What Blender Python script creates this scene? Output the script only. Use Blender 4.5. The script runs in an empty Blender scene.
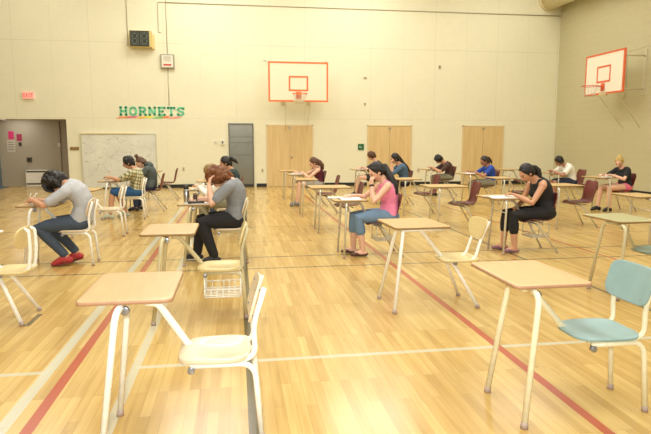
import bpy, bmesh, math, random
from mathutils import Vector, Matrix, Quaternion
random.seed(7)
PI = math.pi
col = bpy.context.scene.collection
V = Vector

# ------------------------------------------------------------------ materials
def lin(c):
    return tuple((v/12.92 if v <= .04045 else ((v+.055)/1.055)**2.4) for v in c)

MATS = {}
def mat(name, rgb, rough=.5, metal=0., var=.06, scale=30., coat=0., spec=.5, emit=0.):
    """plain procedural material: sRGB colour with a soft noise variation"""
    if name in MATS: return MATS[name]
    m = bpy.data.materials.new(name); m.use_nodes = True
    nt = m.node_tree; b = nt.nodes['Principled BSDF']
    c = lin(rgb)
    tc = nt.nodes.new('ShaderNodeTexCoord'); n = nt.nodes.new('ShaderNodeTexNoise')
    n.inputs['Scale'].default_value = scale; n.inputs['Detail'].default_value = 3
    nt.links.new(tc.outputs['Object'], n.inputs['Vector'])
    r = nt.nodes.new('ShaderNodeValToRGB')
    r.color_ramp.elements[0].position = .3; r.color_ramp.elements[1].position = .7
    r.color_ramp.elements[0].color = tuple(v*(1-var) for v in c)+(1,)
    r.color_ramp.elements[1].color = tuple(min(1, v*(1+var)) for v in c)+(1,)
    nt.links.new(n.outputs['Fac'], r.inputs['Fac']); nt.links.new(r.outputs['Color'], b.inputs['Base Color'])
    b.inputs['Roughness'].default_value = rough; b.inputs['Metallic'].default_value = metal
    b.inputs['Coat Weight'].default_value = coat; b.inputs['Coat Roughness'].default_value = .1
    b.inputs['Specular IOR Level'].default_value = spec
    if emit:
        b.inputs['Emission Color'].default_value = c+(1,); b.inputs['Emission Strength'].default_value = emit
    MATS[name] = m
    return m

class NT:
    """tiny helper to write node trees"""
    def __init__(s, m): s.nt = m.node_tree; s.b = s.nt.nodes['Principled BSDF']
    def n(s, t, **kw):
        o = s.nt.nodes.new(t)
        for k, v in kw.items(): setattr(o, k, v)
        return o
    def l(s, a, b): s.nt.links.new(a, b)
    def math(s, op, a, b=None, c=None):
        o = s.n('ShaderNodeMath', operation=op)
        for i, v in enumerate((a, b, c)):
            if v is None: continue
            if isinstance(v, (int, float)): o.inputs[i].default_value = v
            else: s.l(v, o.inputs[i])
        return o.outputs[0]
    def mix(s, f, a, b, bt='MIX'):
        o = s.n('ShaderNodeMix', data_type='RGBA', blend_type=bt)
        for i, v in ((0, f), (6, a), (7, b)):
            if isinstance(v, (int, float)): o.inputs[i].default_value = v
            elif isinstance(v, tuple): o.inputs[i].default_value = v+(1,) if len(v) == 3 else v
            else: s.l(v, o.inputs[i])
        return o.outputs[2]
    def xyz(s, kind='Object'):
        tc = s.n('ShaderNodeTexCoord'); sp = s.n('ShaderNodeSeparateXYZ'); s.l(tc.outputs[kind], sp.inputs[0])
        return tc.outputs[kind], sp.outputs
    def band(s, v, c, w):
        """1 where |v-c| < w"""
        return s.math('LESS_THAN', s.math('ABSOLUTE', s.math('SUBTRACT', v, c)), w)
    def vec(s, x, y, z):
        o = s.n('ShaderNodeCombineXYZ')
        for i, v in enumerate((x, y, z)):
            if isinstance(v, (int, float)): o.inputs[i].default_value = v
            else: s.l(v, o.inputs[i])
        return o.outputs[0]
    def noise(s, v, scale, detail=3):
        o = s.n('ShaderNodeTexNoise'); o.inputs['Scale'].default_value = scale; o.inputs['Detail'].default_value = detail
        s.l(v, o.inputs['Vector']); return o.outputs['Fac']
    def ramp(s, f, stops):
        o = s.n('ShaderNodeValToRGB'); e = o.color_ramp.elements
        while len(e) < len(stops): e.new(.5)
        for i, (p, c) in enumerate(stops): e[i].position = p; e[i].color = lin(c)+(1,)
        s.l(f, o.inputs['Fac']); return o.outputs['Color']

def new_mat(name, rough=.5):
    m = bpy.data.materials.new(name); m.use_nodes = True
    N = NT(m); N.b.inputs['Roughness'].default_value = rough
    MATS[name] = m
    return m, N

def floor_material():
    m, N = new_mat('maple_gym_floor', .17)
    v, (x, y, z) = N.xyz()
    # strips run towards the back wall
    br = N.n('ShaderNodeTexBrick', offset=.37, offset_frequency=3)
    N.l(N.vec(y, x, 0.), br.inputs['Vector'])
    br.inputs['Scale'].default_value = 1.
    br.inputs['Brick Width'].default_value = .85; br.inputs['Row Height'].default_value = .062
    br.inputs['Mortar Size'].default_value = .0012; br.inputs['Mortar Smooth'].default_value = .2
    br.inputs['Color1'].default_value = (0, 0, 0, 1); br.inputs['Color2'].default_value = (1, 1, 1, 1); br.inputs['Mortar'].default_value = (.2, .2, .2, 1)
    grain = N.noise(N.vec(N.math('MULTIPLY', x, 26.), N.math('MULTIPLY', y, 1.6), 0.), 1., 5)
    big = N.noise(N.vec(N.math('MULTIPLY', x, 1.2), N.math('MULTIPLY', y, .5), 0.), 1., 2)
    f = N.math('ADD', N.math('MULTIPLY', br.outputs['Color'], .30), N.math('ADD', N.math('MULTIPLY', grain, .55), N.math('MULTIPLY', big, .25)))
    c = N.ramp(f, [(.18, (.62, .49, .245)), (.48, (.75, .62, .35)), (.8, (.835, .725, .455))])
    c = N.mix(N.math('MULTIPLY', br.outputs['Fac'], .45), c, lin((.52, .36, .14)))
    dark = N.math('GREATER_THAN', N.noise(N.vec(N.math('MULTIPLY', x, 16.), N.math('MULTIPLY', y, 1.1), 3.), 1., 4), .67)
    c = N.mix(N.math('MULTIPLY', dark, .22), c, lin((.50, .33, .13)))
    red, white, black = lin((.66, .22, .14)), lin((.76, .77, .70)), lin((.22, .24, .20))
    def put(c, mask, colr, a=.9):
        return N.mix(N.math('MULTIPLY', mask, a), c, colr)
    AND = lambda a, b: N.math('MULTIPLY', a, b)
    gt = lambda a, k: N.math('GREATER_THAN', a, k); lt = lambda a, k: N.math('LESS_THAN', a, k)
    # thin black cross lines, white and red court lines
    for yy, w, a in ((7.40, .028, .62), (6.72, .025, .62), (8.6, .02, .35), (10.1, .03, .35), (12.2, .03, .3)):
        c = put(c, N.band(y, yy, w), black, a)
    c = put(c, AND(N.band(y, 3.81, .025), N.math('MAXIMUM', lt(x, -1.25), gt(x, -.69))), white, .75)
    c = put(c, N.band(x, -1.25, .036), white, .8)
    c = put(c, N.band(x, -.695, .030), white, .7)
    c = put(c, N.band(x, .072, .036), black, .85)
    c = put(c, N.band(x, 3.655, .022), black, .8)
    c = put(c, AND(N.band(x, 4.81, .025), gt(y, 6.)), red, .7)
    c = put(c, N.band(x, -1.11, .033), red, .9)
    c = put(c, N.band(x, 1.885, .031), red, .9)
    c = put(c, AND(N.band(x, -1.73, .022), N.band(y, 5.02, .17)), black, .8)
    N.l(c, N.b.inputs['Base Color'])
    N.b.inputs['Coat Weight'].default_value = .22; N.b.inputs['Coat Roughness'].default_value = .13
    rr = N.math('ADD', N.math('MULTIPLY', grain, .10), .20); N.l(rr, N.b.inputs['Roughness'])
    bp = N.n('ShaderNodeBump'); bp.inputs['Strength'].default_value = .03; bp.inputs['Distance'].default_value = .01
    N.l(big, bp.inputs['Height']); N.l(bp.outputs[0], N.b.inputs['Normal'])
    return m

def wall_material(name, rgb, joints=True, block=False, axis=0):
    m, N = new_mat(name, .75)
    v, o = N.xyz(); h, z = o[axis], o[2]
    n = N.noise(v, .7, 3); n2 = N.noise(v, 9., 3)
    f = N.math('ADD', N.math('MULTIPLY', n, .6), N.math('MULTIPLY', n2, .4))
    d = tuple(a*.98 for a in rgb); u = tuple(min(1, a*1.01) for a in rgb)
    c = N.ramp(f, [(.3, d), (.7, u)])
    if joints:
        jt = lin(tuple(a*.86 for a in rgb))
        per = N.math('SUBTRACT', N.math('PINGPONG', N.math('ADD', h, 4.48), .565), 0.)
        vert = N.math('MULTIPLY', N.math('LESS_THAN', per, .010), N.math('GREATER_THAN', z, 2.26))
        per2 = N.math('LESS_THAN', N.math('PINGPONG', N.math('ADD', h, 4.48), .565*2), .012)
        hz = N.math('MAXIMUM', N.band(z, 4.62, .012), N.math('MULTIPLY', N.band(z, 2.26, .010), .7))
        c = N.mix(N.math('MULTIPLY', vert, .22), c, jt); c = N.mix(N.math('MULTIPLY', hz, .4), c, jt)
        c = N.mix(N.math('MULTIPLY', per2, .15), c, jt)
    if block:
        br = N.n('ShaderNodeTexBrick'); N.l(N.vec(h, z, 0.), br.inputs['Vector']); br.inputs['Scale'].default_value = 1
        br.inputs['Brick Width'].default_value = .4; br.inputs['Row Height'].default_value = .2; br.inputs['Mortar Size'].default_value = .006
        c = N.mix(N.math('MULTIPLY', br.outputs['Fac'], .16), c, lin(tuple(a*.75 for a in rgb)))
        bp = N.n('ShaderNodeBump'); bp.inputs['Strength'].default_value = .15; bp.inputs['Distance'].default_value = .01; bp.invert = True
        N.l(br.outputs['Fac'], bp.inputs['Height']); N.l(bp.outputs[0], N.b.inputs['Normal'])
    N.l(c, N.b.inputs['Base Color'])
    return m

def wood_material(name, a, b, axis=1, rough=.35, fine=60., long=3., coat=.0):
    m, N = new_mat(name, rough)
    v, o = N.xyz()
    s = [fine, fine, fine]; s[axis] = long
    f = N.noise(N.vec(*[N.math('MULTIPLY', o[i], s[i]) for i in range(3)]), 1., 4)
    c = N.ramp(f, [(.25, a), (.75, b)])
    N.l(c, N.b.inputs['Base Color']); N.b.inputs['Coat Weight'].default_value = coat
    return m

# ------------------------------------------------------------------ mesh helpers
def link_obj(name, me, m=None, parent=None):
    o = bpy.data.objects.new(name, me); col.objects.link(o)
    if m is not None:
        for k in (m if isinstance(m, (list, tuple)) else [m]): me.materials.append(k)
    if parent is not None: o.parent = parent
    return o

def obj(name, bm, m=None, parent=None, smooth=True, bevel=0., sub=0, seg=2):
    bmesh.ops.recalc_face_normals(bm, faces=bm.faces)
    me = bpy.data.meshes.new(name); bm.to_mesh(me); bm.free()
    o = link_obj(name, me, m, parent)
    if smooth:
        for p in me.polygons: p.use_smooth = True
    if bevel:
        md = o.modifiers.new('bevel', 'BEVEL'); md.width = bevel; md.segments = seg; md.limit_method = 'ANGLE'; md.angle_limit = .6
        md.harden_normals = False
    if sub:
        md = o.modifiers.new('sub', 'SUBSURF'); md.levels = sub; md.render_levels = sub
    return o

def tag(o, label=None, cat=None, group=None, kind=None):
    if label: o['label'] = label
    if cat: o['category'] = cat
    if group: o['group'] = group
    if kind: o['kind'] = kind
    return o

def empty(name, loc=(0, 0, 0), rz=0., label=None, cat=None, group=None):
    o = bpy.data.objects.new(name, None); col.objects.link(o); o.empty_display_size = .1
    o.location = loc; o.rotation_euler = (0, 0, rz)
    return tag(o, label, cat, group)

def dup(o, parent=None):
    c = o.copy(); col.objects.link(c)
    if parent is not None: c.parent = parent
    for ch in list(o.children): dup(ch, c)
    return c

def box(bm, lo, hi, M=None):
    vs = [V((x, y, z)) for x in (lo[0], hi[0]) for y in (lo[1], hi[1]) for z in (lo[2], hi[2])]
    if M is not None: vs = [M @ v for v in vs]
    b = [bm.verts.new(v) for v in vs]
    for f in ((0, 1, 3, 2), (4, 6, 7, 5), (0, 4, 5, 1), (2, 3, 7, 6), (0, 2, 6, 4), (1, 5, 7, 3)):
        bm.faces.new([b[i] for i in f])

def B(*boxes):
    bm = bmesh.new()
    for lo, hi in boxes: box(bm, lo, hi)
    return bm

def fillet(pts, r, n=5):
    """round the inner corners of a polyline"""
    pts = [V(p) for p in pts]; out = [pts[0]]
    for a, b, c in zip(pts, pts[1:], pts[2:]):
        u = (a-b); w = (c-b); d = min(r, u.length*.48, w.length*.48)
        p0 = b+u.normalized()*d; p2 = b+w.normalized()*d
        for i in range(n+1):
            t = i/n; out.append(p0*(1-t)**2+b*2*t*(1-t)+p2*t*t)
    out.append(pts[-1]); return out

def frames(pts):
    T = []
    for i in range(len(pts)):
        a = pts[max(0, i-1)]; b = pts[min(len(pts)-1, i+1)]
        T.append((b-a).normalized() if (b-a).length > 1e-9 else V((0, 0, 1)))
    ref = V((0, 1, 0)) if abs(T[0].y) < .85 else V((1, 0, 0))
    n = (ref-T[0]*ref.dot(T[0])).normalized(); out = []
    for i, t in enumerate(T):
        if i: n = T[i-1].rotation_difference(t) @ n
        n = (n-t*n.dot(t)).normalized(); out.append((t, n, t.cross(n)))
    return out

def tube(bm, pts, r, seg=10, round_caps=False, flat=1.):
    """swept tube; r may be a list; `flat` scales the section along the second normal"""
    pts = [V(p) for p in pts]; rs = [r]*len(pts) if isinstance(r, (int, float)) else list(r)
    if round_caps:
        d0 = (pts[0]-pts[1]).normalized(); d1 = (pts[-1]-pts[-2]).normalized(); P = []; R = []
        for a in (85, 60, 30): P.append(pts[0]+d0*rs[0]*math.sin(math.radians(a))); R.append(rs[0]*math.cos(math.radians(a)))
        P += pts; R += rs
        for a in (30, 60, 85): P.append(pts[-1]+d1*rs[-1]*math.sin(math.radians(a))); R.append(rs[-1]*math.cos(math.radians(a)))
        F = frames(pts); F = [F[0]]*3+F+[F[-1]]*3; pts, rs = P, R
    else: F = frames(pts)
    rings = []
    for p, q, (t, n, b) in zip(pts, rs, F):
        rings.append([bm.verts.new(p+n*math.cos(2*PI*k/seg)*q+b*math.sin(2*PI*k/seg)*q*flat) for k in range(seg)])
    for A, C in zip(rings, rings[1:]):
        for k in range(seg): bm.faces.new((A[k], A[(k+1) % seg], C[(k+1) % seg], C[k]))
    bm.faces.new(rings[0][::-1]); bm.faces.new(rings[-1])

def loft(bm, secs):
    """closed loft through sections (centre, axis u, axis v) with elliptical outline"""
    seg = 20; rings = []
    for c, u, w in secs:
        rings.append([bm.verts.new(c+u*math.cos(2*PI*k/seg)+w*math.sin(2*PI*k/seg)) for k in range(seg)])
    for A, C in zip(rings, rings[1:]):
        for k in range(seg): bm.faces.new((A[k], A[(k+1) % seg], C[(k+1) % seg], C[k]))
    bm.faces.new(rings[0][::-1]); bm.faces.new(rings[-1])

def ell(bm, c, r, M=None, seg=16, fn=None):
    """ellipsoid; M a 3x3 with columns the axes"""
    c = V(c); M = M or Matrix.Identity(3); nr = seg//2+2; rings = []
    def pt(d):
        q = V((d.x*r[0], d.y*r[1], d.z*r[2]))
        if fn: q = fn(d, q)
        return c+M @ q
    top = bm.verts.new(pt(V((0, 0, 1)))); bot = bm.verts.new(pt(V((0, 0, -1))))
    for i in range(1, nr):
        a = PI*i/nr
        rings.append([bm.verts.new(pt(V((math.sin(a)*math.cos(2*PI*k/seg), math.sin(a)*math.sin(2*PI*k/seg), math.cos(a))))) for k in range(seg)])
    for A, C in zip(rings, rings[1:]):
        for k in range(seg): bm.faces.new((A[k], C[k], C[(k+1) % seg], A[(k+1) % seg]))
    for k in range(seg):
        bm.faces.new((top, rings[0][k], rings[0][(k+1) % seg])); bm.faces.new((bot, rings[-1][(k+1) % seg], rings[-1][k]))

def slab(bm, outline, z0, z1, M=None, warp=None):
    """prism from a 2-D outline; filled with a fan grid so that it can be warped"""
    n = len(outline); cx = sum(p[0] for p in outline)/n; cy = sum(p[1] for p in outline)/n
    layers = []
    ks = [.0, .25, .5, .72, .9, 1.]
    def P(x, y, z):
        q = V((x, y, z))
        if warp: q = warp(q)
        return M @ q if M is not None else q
    for z in (z0, z1):
        L = []
        for k in ks[1:]:
            L.append([bm.verts.new(P(cx+(px-cx)*k, cy+(py-cy)*k, z)) for px, py in outline])
        c = bm.verts.new(P(cx, cy, z)); layers.append((c, L))
    for c, L in layers:
        for i in range(n): bm.faces.new((c, L[0][i], L[0][(i+1) % n]))
        for A, C in zip(L, L[1:]):
            for i in range(n): bm.faces.new((A[i], C[i], C[(i+1) % n], A[(i+1) % n]))
    A, C = layers[0][1][-1], layers[1][1][-1]
    for i in range(n): bm.faces.new((A[i], A[(i+1) % n], C[(i+1) % n], C[i]))

def rrect(x0, y0, x1, y1, r, n=5):
    out = []
    for cx, cy, a0 in ((x1-r, y1-r, 0), (x0+r, y1-r, 90), (x0+r, y0+r, 180), (x1-r, y0+r, 270)):
        for i in range(n+1):
            a = math.radians(a0+90*i/n); out.append((cx+r*math.cos(a), cy+r*math.sin(a)))
    return out

def voxel(o, size, smooth=2, fac=.5):
    """fuse the overlapping closed pieces of a mesh into one continuous surface"""
    md = o.modifiers.new('fuse', 'REMESH'); md.mode = 'VOXEL'; md.voxel_size = size; md.use_smooth_shade = True
    if smooth:
        s = o.modifiers.new('soft', 'SMOOTH'); s.factor = fac; s.iterations = smooth
    dg = bpy.context.evaluated_depsgraph_get(); dg.update()
    me = bpy.data.meshes.new_from_object(o.evaluated_get(dg))
    old = o.data; o.modifiers.clear(); o.data = me; bpy.data.meshes.remove(old)
    me.name = o.name
    for p in me.polygons: p.use_smooth = True
    return o

# ------------------------------------------------------------------ the setting
YB, XR, ZC = 19.3, 11.40, 7.4          # back wall, right wall, ceiling
M_wall = wall_material('cream_painted_panels', (.925, .915, .80))
M_right = wall_material('beige_painted_block', (.79, .765, .62), joints=False, block=True, axis=1)
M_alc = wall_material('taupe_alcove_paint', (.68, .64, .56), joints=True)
M_ceil = mat('ceiling_paint', (.86, .82, .70), .8)
M_black = mat('black_rubber_base', (.13, .13, .12), .5)
M_conduit = mat('grey_conduit', (.72, .69, .58), .5)

def struct(name, bm, m, smooth=False, **k):
    return tag(obj(name, bm, m, smooth=smooth, **k), kind='structure')

struct('floor', B(((-14, -5, -.1), (14, 22, 0))), floor_material())
AX, AZ, AY = -5.29, 2.215, 20.9        # alcove opening
struct('wall_back', B(((AX, YB, 0), (XR+.3, YB+.25, ZC)), ((-14, YB, AZ), (AX, YB+.25, ZC)), ((-14, YB, 0), (-8.6, YB+.25, AZ))), M_wall)
struct('wall_right', B(((XR, -5, 0), (XR+.25, YB, ZC))), M_right)
struct('wall_left', B(((-14.2, -5, 0), (-14, YB, ZC))), M_right)
struct('ceiling', B(((-14, -5, ZC), (XR, YB, ZC+.2))), M_ceil)
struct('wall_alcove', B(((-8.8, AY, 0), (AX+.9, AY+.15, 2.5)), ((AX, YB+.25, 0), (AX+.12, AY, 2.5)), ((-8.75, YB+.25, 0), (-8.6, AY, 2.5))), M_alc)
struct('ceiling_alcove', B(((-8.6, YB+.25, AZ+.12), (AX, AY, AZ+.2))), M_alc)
# black rubber skirting between the doors
for i, (a, b) in enumerate(((AX, -.30), (.66, 1.0), (2.58, 4.45), (6.04, 7.87), (9.43, XR))):
    struct('baseboard_back' if i == 0 else 'baseboard_back.%03d' % i, B(((a, YB-.018, 0), (b, YB, .115))), M_black, bevel=.004)
struct('baseboard_right', B(((XR-.018, -5, 0), (XR, YB-.02, .115))), M_black, bevel=.004)

# double wooden doors
M_door = wood_material('pale_birch_door', (.83, .715, .49), (.885, .785, .57), 2, .45, 14., 1.2)
M_frame = mat('cream_door_frame', (.88, .80, .62), .5)
M_steel = mat('brushed_steel', (.72, .70, .65), .35, .9)
for i, (a, b) in enumerate(((1.03, 2.545), (4.48, 6.005), (7.90, 9.395))):
    d = empty('door_%d' % (i+1), ((a+b)/2, YB, 0)); tag(d, kind='structure')
    w = (b-a)/2; h = 2.045
    obj('door_frame', B(((-w-.03, -.035, 0), (-w+.012, 0, h+.03)), ((w-.012, -.035, 0), (w+.03, 0, h+.03)), ((-w-.03, -.035, h-.012), (w+.03, 0, h+.03))), M_frame, d, smooth=False, bevel=.004)
    for s in (-1, 1):
        lo, hi = (-w+.012, -.004) if s < 0 else (.004, w-.012)
        obj('door_leaf', B(((lo, -.026, .01), (hi, -.002, h-.014))), M_door, d, smooth=False, bevel=.003)
    bm = bmesh.new(); tube(bm, [(.06, -.03, 1.0), (.06, -.07, 1.0)], .03, 14)
    obj('door_handle', bm, M_steel, d)
    bm = B(((-.05, -.045, h-.10), (.05, -.024, h-.05))); obj('door_closer', bm, M_steel, d, smooth=False, bevel=.004)

# grey panelled door
m, N = new_mat('grey_painted_metal', .4); v, o3 = N.xyz()
f = N.noise(v, 3., 3); c = N.ramp(N.math('ADD', N.math('MULTIPLY', f, .35), N.math('MULTIPLY', o3[2], .3)), [(.2, (.47, .46, .39)), (.55, (.50, .52, .50)), (.8, (.60, .62, .61))]); N.l(c, N.b.inputs['Base Color'])
M_grey = m
d = tag(empty('door_4', (.18, YB, 0)), kind='structure')
obj('door_frame', B(((-.42, -.05, 0), (-.395, 0, 2.11)), ((.375, -.05, 0), (.40, 0, 2.11)), ((-.42, -.05, 2.085), (.40, 0, 2.11))), mat('dark_grey_frame', (.42, .43, .40), .5), d, smooth=False, bevel=.003)
for z0, z1 in ((.10, 1.06), (1.07, 1.47), (1.48, 1.66), (1.67, 2.08)):
    obj('door_panel', B(((-.39, -.03, z0), (.37, -.004, z1))), M_grey, d, smooth=False, bevel=.006)
obj('kick_plate', B(((-.39, -.04, 0), (.37, -.004, .095))), mat('dark_kick', (.22, .21, .18), .5), d, smooth=False, bevel=.003)

# ------------------------------------------------------------------ things fixed to the walls
M_white = mat('white_plastic', (.93, .92, .86), .4)
M_orange = mat('orange_paint', (.93, .47, .22), .45)
M_red = mat('red_orange_paint', (.88, .42, .25), .45)
M_bb = mat('white_backboard', (.945, .915, .80), .35)
M_bb2 = mat('white_backboard_clean', (.97, .95, .88), .35)
M_brace = mat('faded_cream_steel', (.80, .77, .65), .6)
M_net = mat('net_cord', (.85, .82, .74), .8)

def border(bm, x0, z0, x1, z1, t, y0, y1):
    for lo, hi in (((x0, z0), (x1, z0+t)), ((x0, z1-t), (x1, z1)), ((x0, z0+t), (x0+t, z1-t)), ((x1-t, z0+t), (x1, z1-t))):
        box(bm, (lo[0], y0, lo[1]), (hi[0], y1, hi[1]))

def backboard(loc, rz, reach, label, paint, face, w=1.94, h=1.26, rimy=.22, steep=0):
    """local frame: face looks along -Y, wall lies at +Y = reach; z = 0 at the lower edge"""
    t = empty('basketball_backboard', loc, rz, label, 'basketball backboard', 'basketball backboards')
    obj('board', B(((-w/2, 0, 0), (w/2, .04, h))), face, t, smooth=False, bevel=.006)
    bm = bmesh.new(); border(bm, -w/2-.004, -.004, w/2+.004, h+.004, .05, -.006, .046)
    obj('border', bm, paint, t, smooth=False)
    bm = bmesh.new(); border(bm, -.31, .33, .31, .80, .05, -.006, .001)
    obj('target_square', bm, paint, t, smooth=False)
    obj('lower_pad', B(((-.16, -.012, -.05), (.16, .05, .06))), mat('tan_pad', (.86, .80, .62), .6), t, smooth=False, bevel=.008)
    r = empty('hoop', (0, 0, 0)); r.parent = t
    bm = bmesh.new(); n = 28
    ring = [V((.23*math.cos(2*PI*k/n), -.40+.23*math.sin(2*PI*k/n), rimy)) for k in range(n+1)]
    tube(bm, ring, .011, 8); 
    obj('rim', bm, paint, r)
    bm = B(((-.07, -.17, rimy-.012), (.07, -.006, rimy+.012)), ((-.08, -.02, rimy-.13), (.08, -.006, rimy+.09)))
    obj('bracket', bm, paint, r, smooth=False, bevel=.004)
    bm = bmesh.new()
    for k in range(12):
        for s in (-1, 1):
            pts = []
            for j in range(5):
                u = j/4; a = 2*PI*(k+s*u*1.0)/12; q = .225-.10*u**.8
                pts.append((q*math.cos(a), -.40+q*math.sin(a), rimy-.30*u))
            tube(bm, pts, .0035, 4)
    obj('net', bm, M_net, r)
    for sx in (-1, 1):
        for z in (.12, h-.12):
            bm = bmesh.new(); tube(bm, [(sx*.42, .04, z), (sx*.42, reach, z)], .020, 8); obj('wall_arm', bm, M_brace, t)
        bm = bmesh.new(); tube(bm, [(sx*.42, .05, h-.12), (sx*1.05, reach, h+.15)], .011, 6); obj('brace', bm, M_brace, t)
        bm = bmesh.new(); tube(bm, [(sx*.42, .05, .12), (sx*.36, reach, -.95)], .007, 6); obj('brace', bm, M_brace, t)
        obj('back_rail', B(((sx*.42-.025, .04, .0), (sx*.42+.025, .075, h))), M_conduit, t, smooth=False)
        obj('wall_plate', B(((sx*.42-.06, reach-.03, -.05), (sx*.42+.06, reach, h+.05))), M_brace, t, smooth=False)
    return t

backboard((1.998, 18.42, 2.775), 0, YB-18.42, 'orange edged backboard and hoop on the back wall above the double doors', M_orange, M_bb, w=1.90, h=1.235)
backboard((10.42, 15.26, 2.86), -PI/2, XR-10.42, 'red edged white backboard and hoop reaching out from the right wall', M_red, M_bb2, w=1.74, h=1.16)

# school name lettering: slab serif capitals made of strokes on a 10 x 14 grid
GLYPH = {
 'H': [((1.6, 0), (1.6, 14)), ((8.4, 0), (8.4, 14)), ((1.6, 7), (8.4, 7)), ((0, 1), (3.6, 1)), ((0, 13), (3.6, 13)), ((6.4, 1), (10, 1)), ((6.4, 13), (10, 13))],
 'O': [((1.3, 3), (1.3, 11)), ((8.7, 3), (8.7, 11)), ((3, 1.1), (7, 1.1)), ((3, 12.9), (7, 12.9)), ((1.5, 3.4), (3.6, 1.2)), ((8.5, 3.4), (6.4, 1.2)), ((1.5, 10.6), (3.6, 12.8)), ((8.5, 10.6), (6.4, 12.8))],
 'R': [((1.8, 0), (1.8, 14)), ((0, 1), (3.8, 1)), ((0, 12.9), (7, 12.9)), ((1.8, 6.6), (7, 6.6)), ((8.3, 8.4), (8.3, 11.2)), ((6.6, 12.8), (8.4, 10.9)), ((6.6, 6.7), (8.4, 8.6)), ((5.2, 6.4), (8.8, .4)), ((7.4, 1), (10.2, 1))],
 'N': [((1.6, 0), (1.6, 14)), ((8.4, 0), (8.4, 14)), ((1.8, 13.2), (8.2, .8)), ((0, 1), (3.4, 1)), ((0, 13), (2.8, 13)), ((6.8, 13), (10, 13))],
 'E': [((1.8, 0), (1.8, 14)), ((0, 1.1), (9.4, 1.1)), ((0, 12.9), (9.4, 12.9)), ((1.8, 7), (6.6, 7)), ((8.7, 0), (8.7, 3.2)), ((8.7, 10.8), (8.7, 14)), ((6.4, 5.4), (6.4, 8.6))],
 'T': [((5, 0), (5, 14)), ((0, 12.9), (10, 12.9)), ((3, 1), (7, 1)), ((.9, 10.4), (.9, 14)), ((9.1, 10.4), (9.1, 14))],
 'S': [((8.8, 9.6), (8.8, 14)), ((3, 12.9), (7, 12.9)), ((1.3, 9), (1.3, 11.2)), ((1.4, 10.8), (3.2, 12.8)), ((1.4, 9.2), (3, 7.4)), ((3, 7.4), (7, 6.6)), ((7, 6.7), (8.6, 4.8)), ((8.7, 3), (8.7, 5)), ((8.6, 3), (7, 1.2)), ((3, 1.1), (7, 1.1)), ((1.2, 0), (1.2, 4.4)), ((6.8, 12.8), (8.8, 11)), ((1.2, 3), (3.2, 1.2))],
 'X': [((1.5, .5), (8.5, 13.5)), ((8.5, .5), (1.5, 13.5))],
 'I': [((5, 0), (5, 14)), ((2.5, 1), (7.5, 1)), ((2.5, 13), (7.5, 13))],
}
def glyph(bm, ch, x0, z0, w, h, y0, y1, th=1.6):
    sx, sz = w/10, h/14
    for (ax, az), (bx, bz) in GLYPH[ch]:
        a = V((x0+ax*sx, 0, z0+az*sz)); b = V((x0+bx*sx, 0, z0+bz*sz)); d = (b-a).normalized(); n = V((-d.z, 0, d.x))*th*min(sx, sz)
        vs = [bm.verts.new(p+V((0, y, 0))) for y in (y0, y1) for p in (a+n, a-n, b-n, b+n)]
        for f in ((0, 1, 2, 3), (7, 6, 5, 4), (0, 4, 5, 1), (1, 5, 6, 2), (2, 6, 7, 3), (3, 7, 4, 0)): bm.faces.new([vs[i] for i in f])

M_green = mat('green_letter_paint', (.45, .83, .64), .6)
t = empty('wall_lettering', (-3.68, YB, 2.345), 0, 'green block letters HORNETS over a multicoloured streak on the back wall', 'lettering')
for i, ch in enumerate('HORNETS'):
    bm = bmesh.new(); glyph(bm, ch, .02+i*.297, 0, .245, .275, -.014, 0); obj('letter', bm, M_green, t, smooth=False)
for x0, x1, z, rgb in ((-.12, .35, -.045, (.93, .62, .42)), (.2, .62, -.035, (.86, .50, .56)), (.5, .86, -.045, (.95, .74, .36)), (.74, 1.1, -.03, (.93, .90, .30)), (1.0, 1.42, -.045, (.55, .80, .48)), (1.28, 1.62, -.03, (.95, .55, .35)), (1.5, 1.98, -.045, (.92, .66, .60))):
    bm = bmesh.new()
    vs = [(x0, z-.055), (x0+.14, z+.012), (x1, z+.03), (x1-.12, z-.045)]
    a = [bm.verts.new((x, -.008, q)) for x, q in vs]; b = [bm.verts.new((x, 0, q)) for x, q in vs]
    bm.faces.new(a); bm.faces.new(b[::-1])
    for k in range(4): bm.faces.new((a[k], a[(k+1) % 4], b[(k+1) % 4], b[k]))
    obj('streak', bm, mat('streak_%.2f' % x0, rgb, .6), t, smooth=False)

# scoreboard with two seven segment digits
t = empty('scoreboard', (-2.89, YB, 4.45), 0, 'small black two digit shot clock in a yellow case high on the back wall', 'scoreboard')
obj('case', B(((-.33, -.26, 0), (.33, -.02, .5))), mat('yellow_case', (.84, .77, .50), .5), t, smooth=False, bevel=.01)
obj('face', B(((-.31, -.285, .02), (.27, -.255, .485))), mat('black_face', (.17, .18, .15), .35), t, smooth=False, bevel=.006)
M_seg = mat('unlit_segment', (.40, .44, .38), .5)
for cx in (-.165, .125):
    bm = bmesh.new(); border(bm, cx-.115, .06, cx+.115, .445, .012, -.292, -.284); obj('digit_window', bm, M_seg, t, smooth=False)
    bm = bmesh.new()
    for z in (.10, .25, .40): box(bm, (cx-.05, -.291, z-.012), (cx+.05, -.284, z+.012))
    for s in (-1, 1):
        for z in (.175, .325): box(bm, (cx+s*.065-.012, -.291, z-.055), (cx+s*.065+.012, -.284, z+.055))
    obj('digit', bm, M_seg, t, smooth=False)
obj('bracket', B(((-.40, -.05, .08), (-.33, 0, .14)), ((.33, -.12, -.03), (.40, 0, .40))), mat('cream_bracket', (.90, .80, .56), .5), t, smooth=False, bevel=.005)

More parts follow.
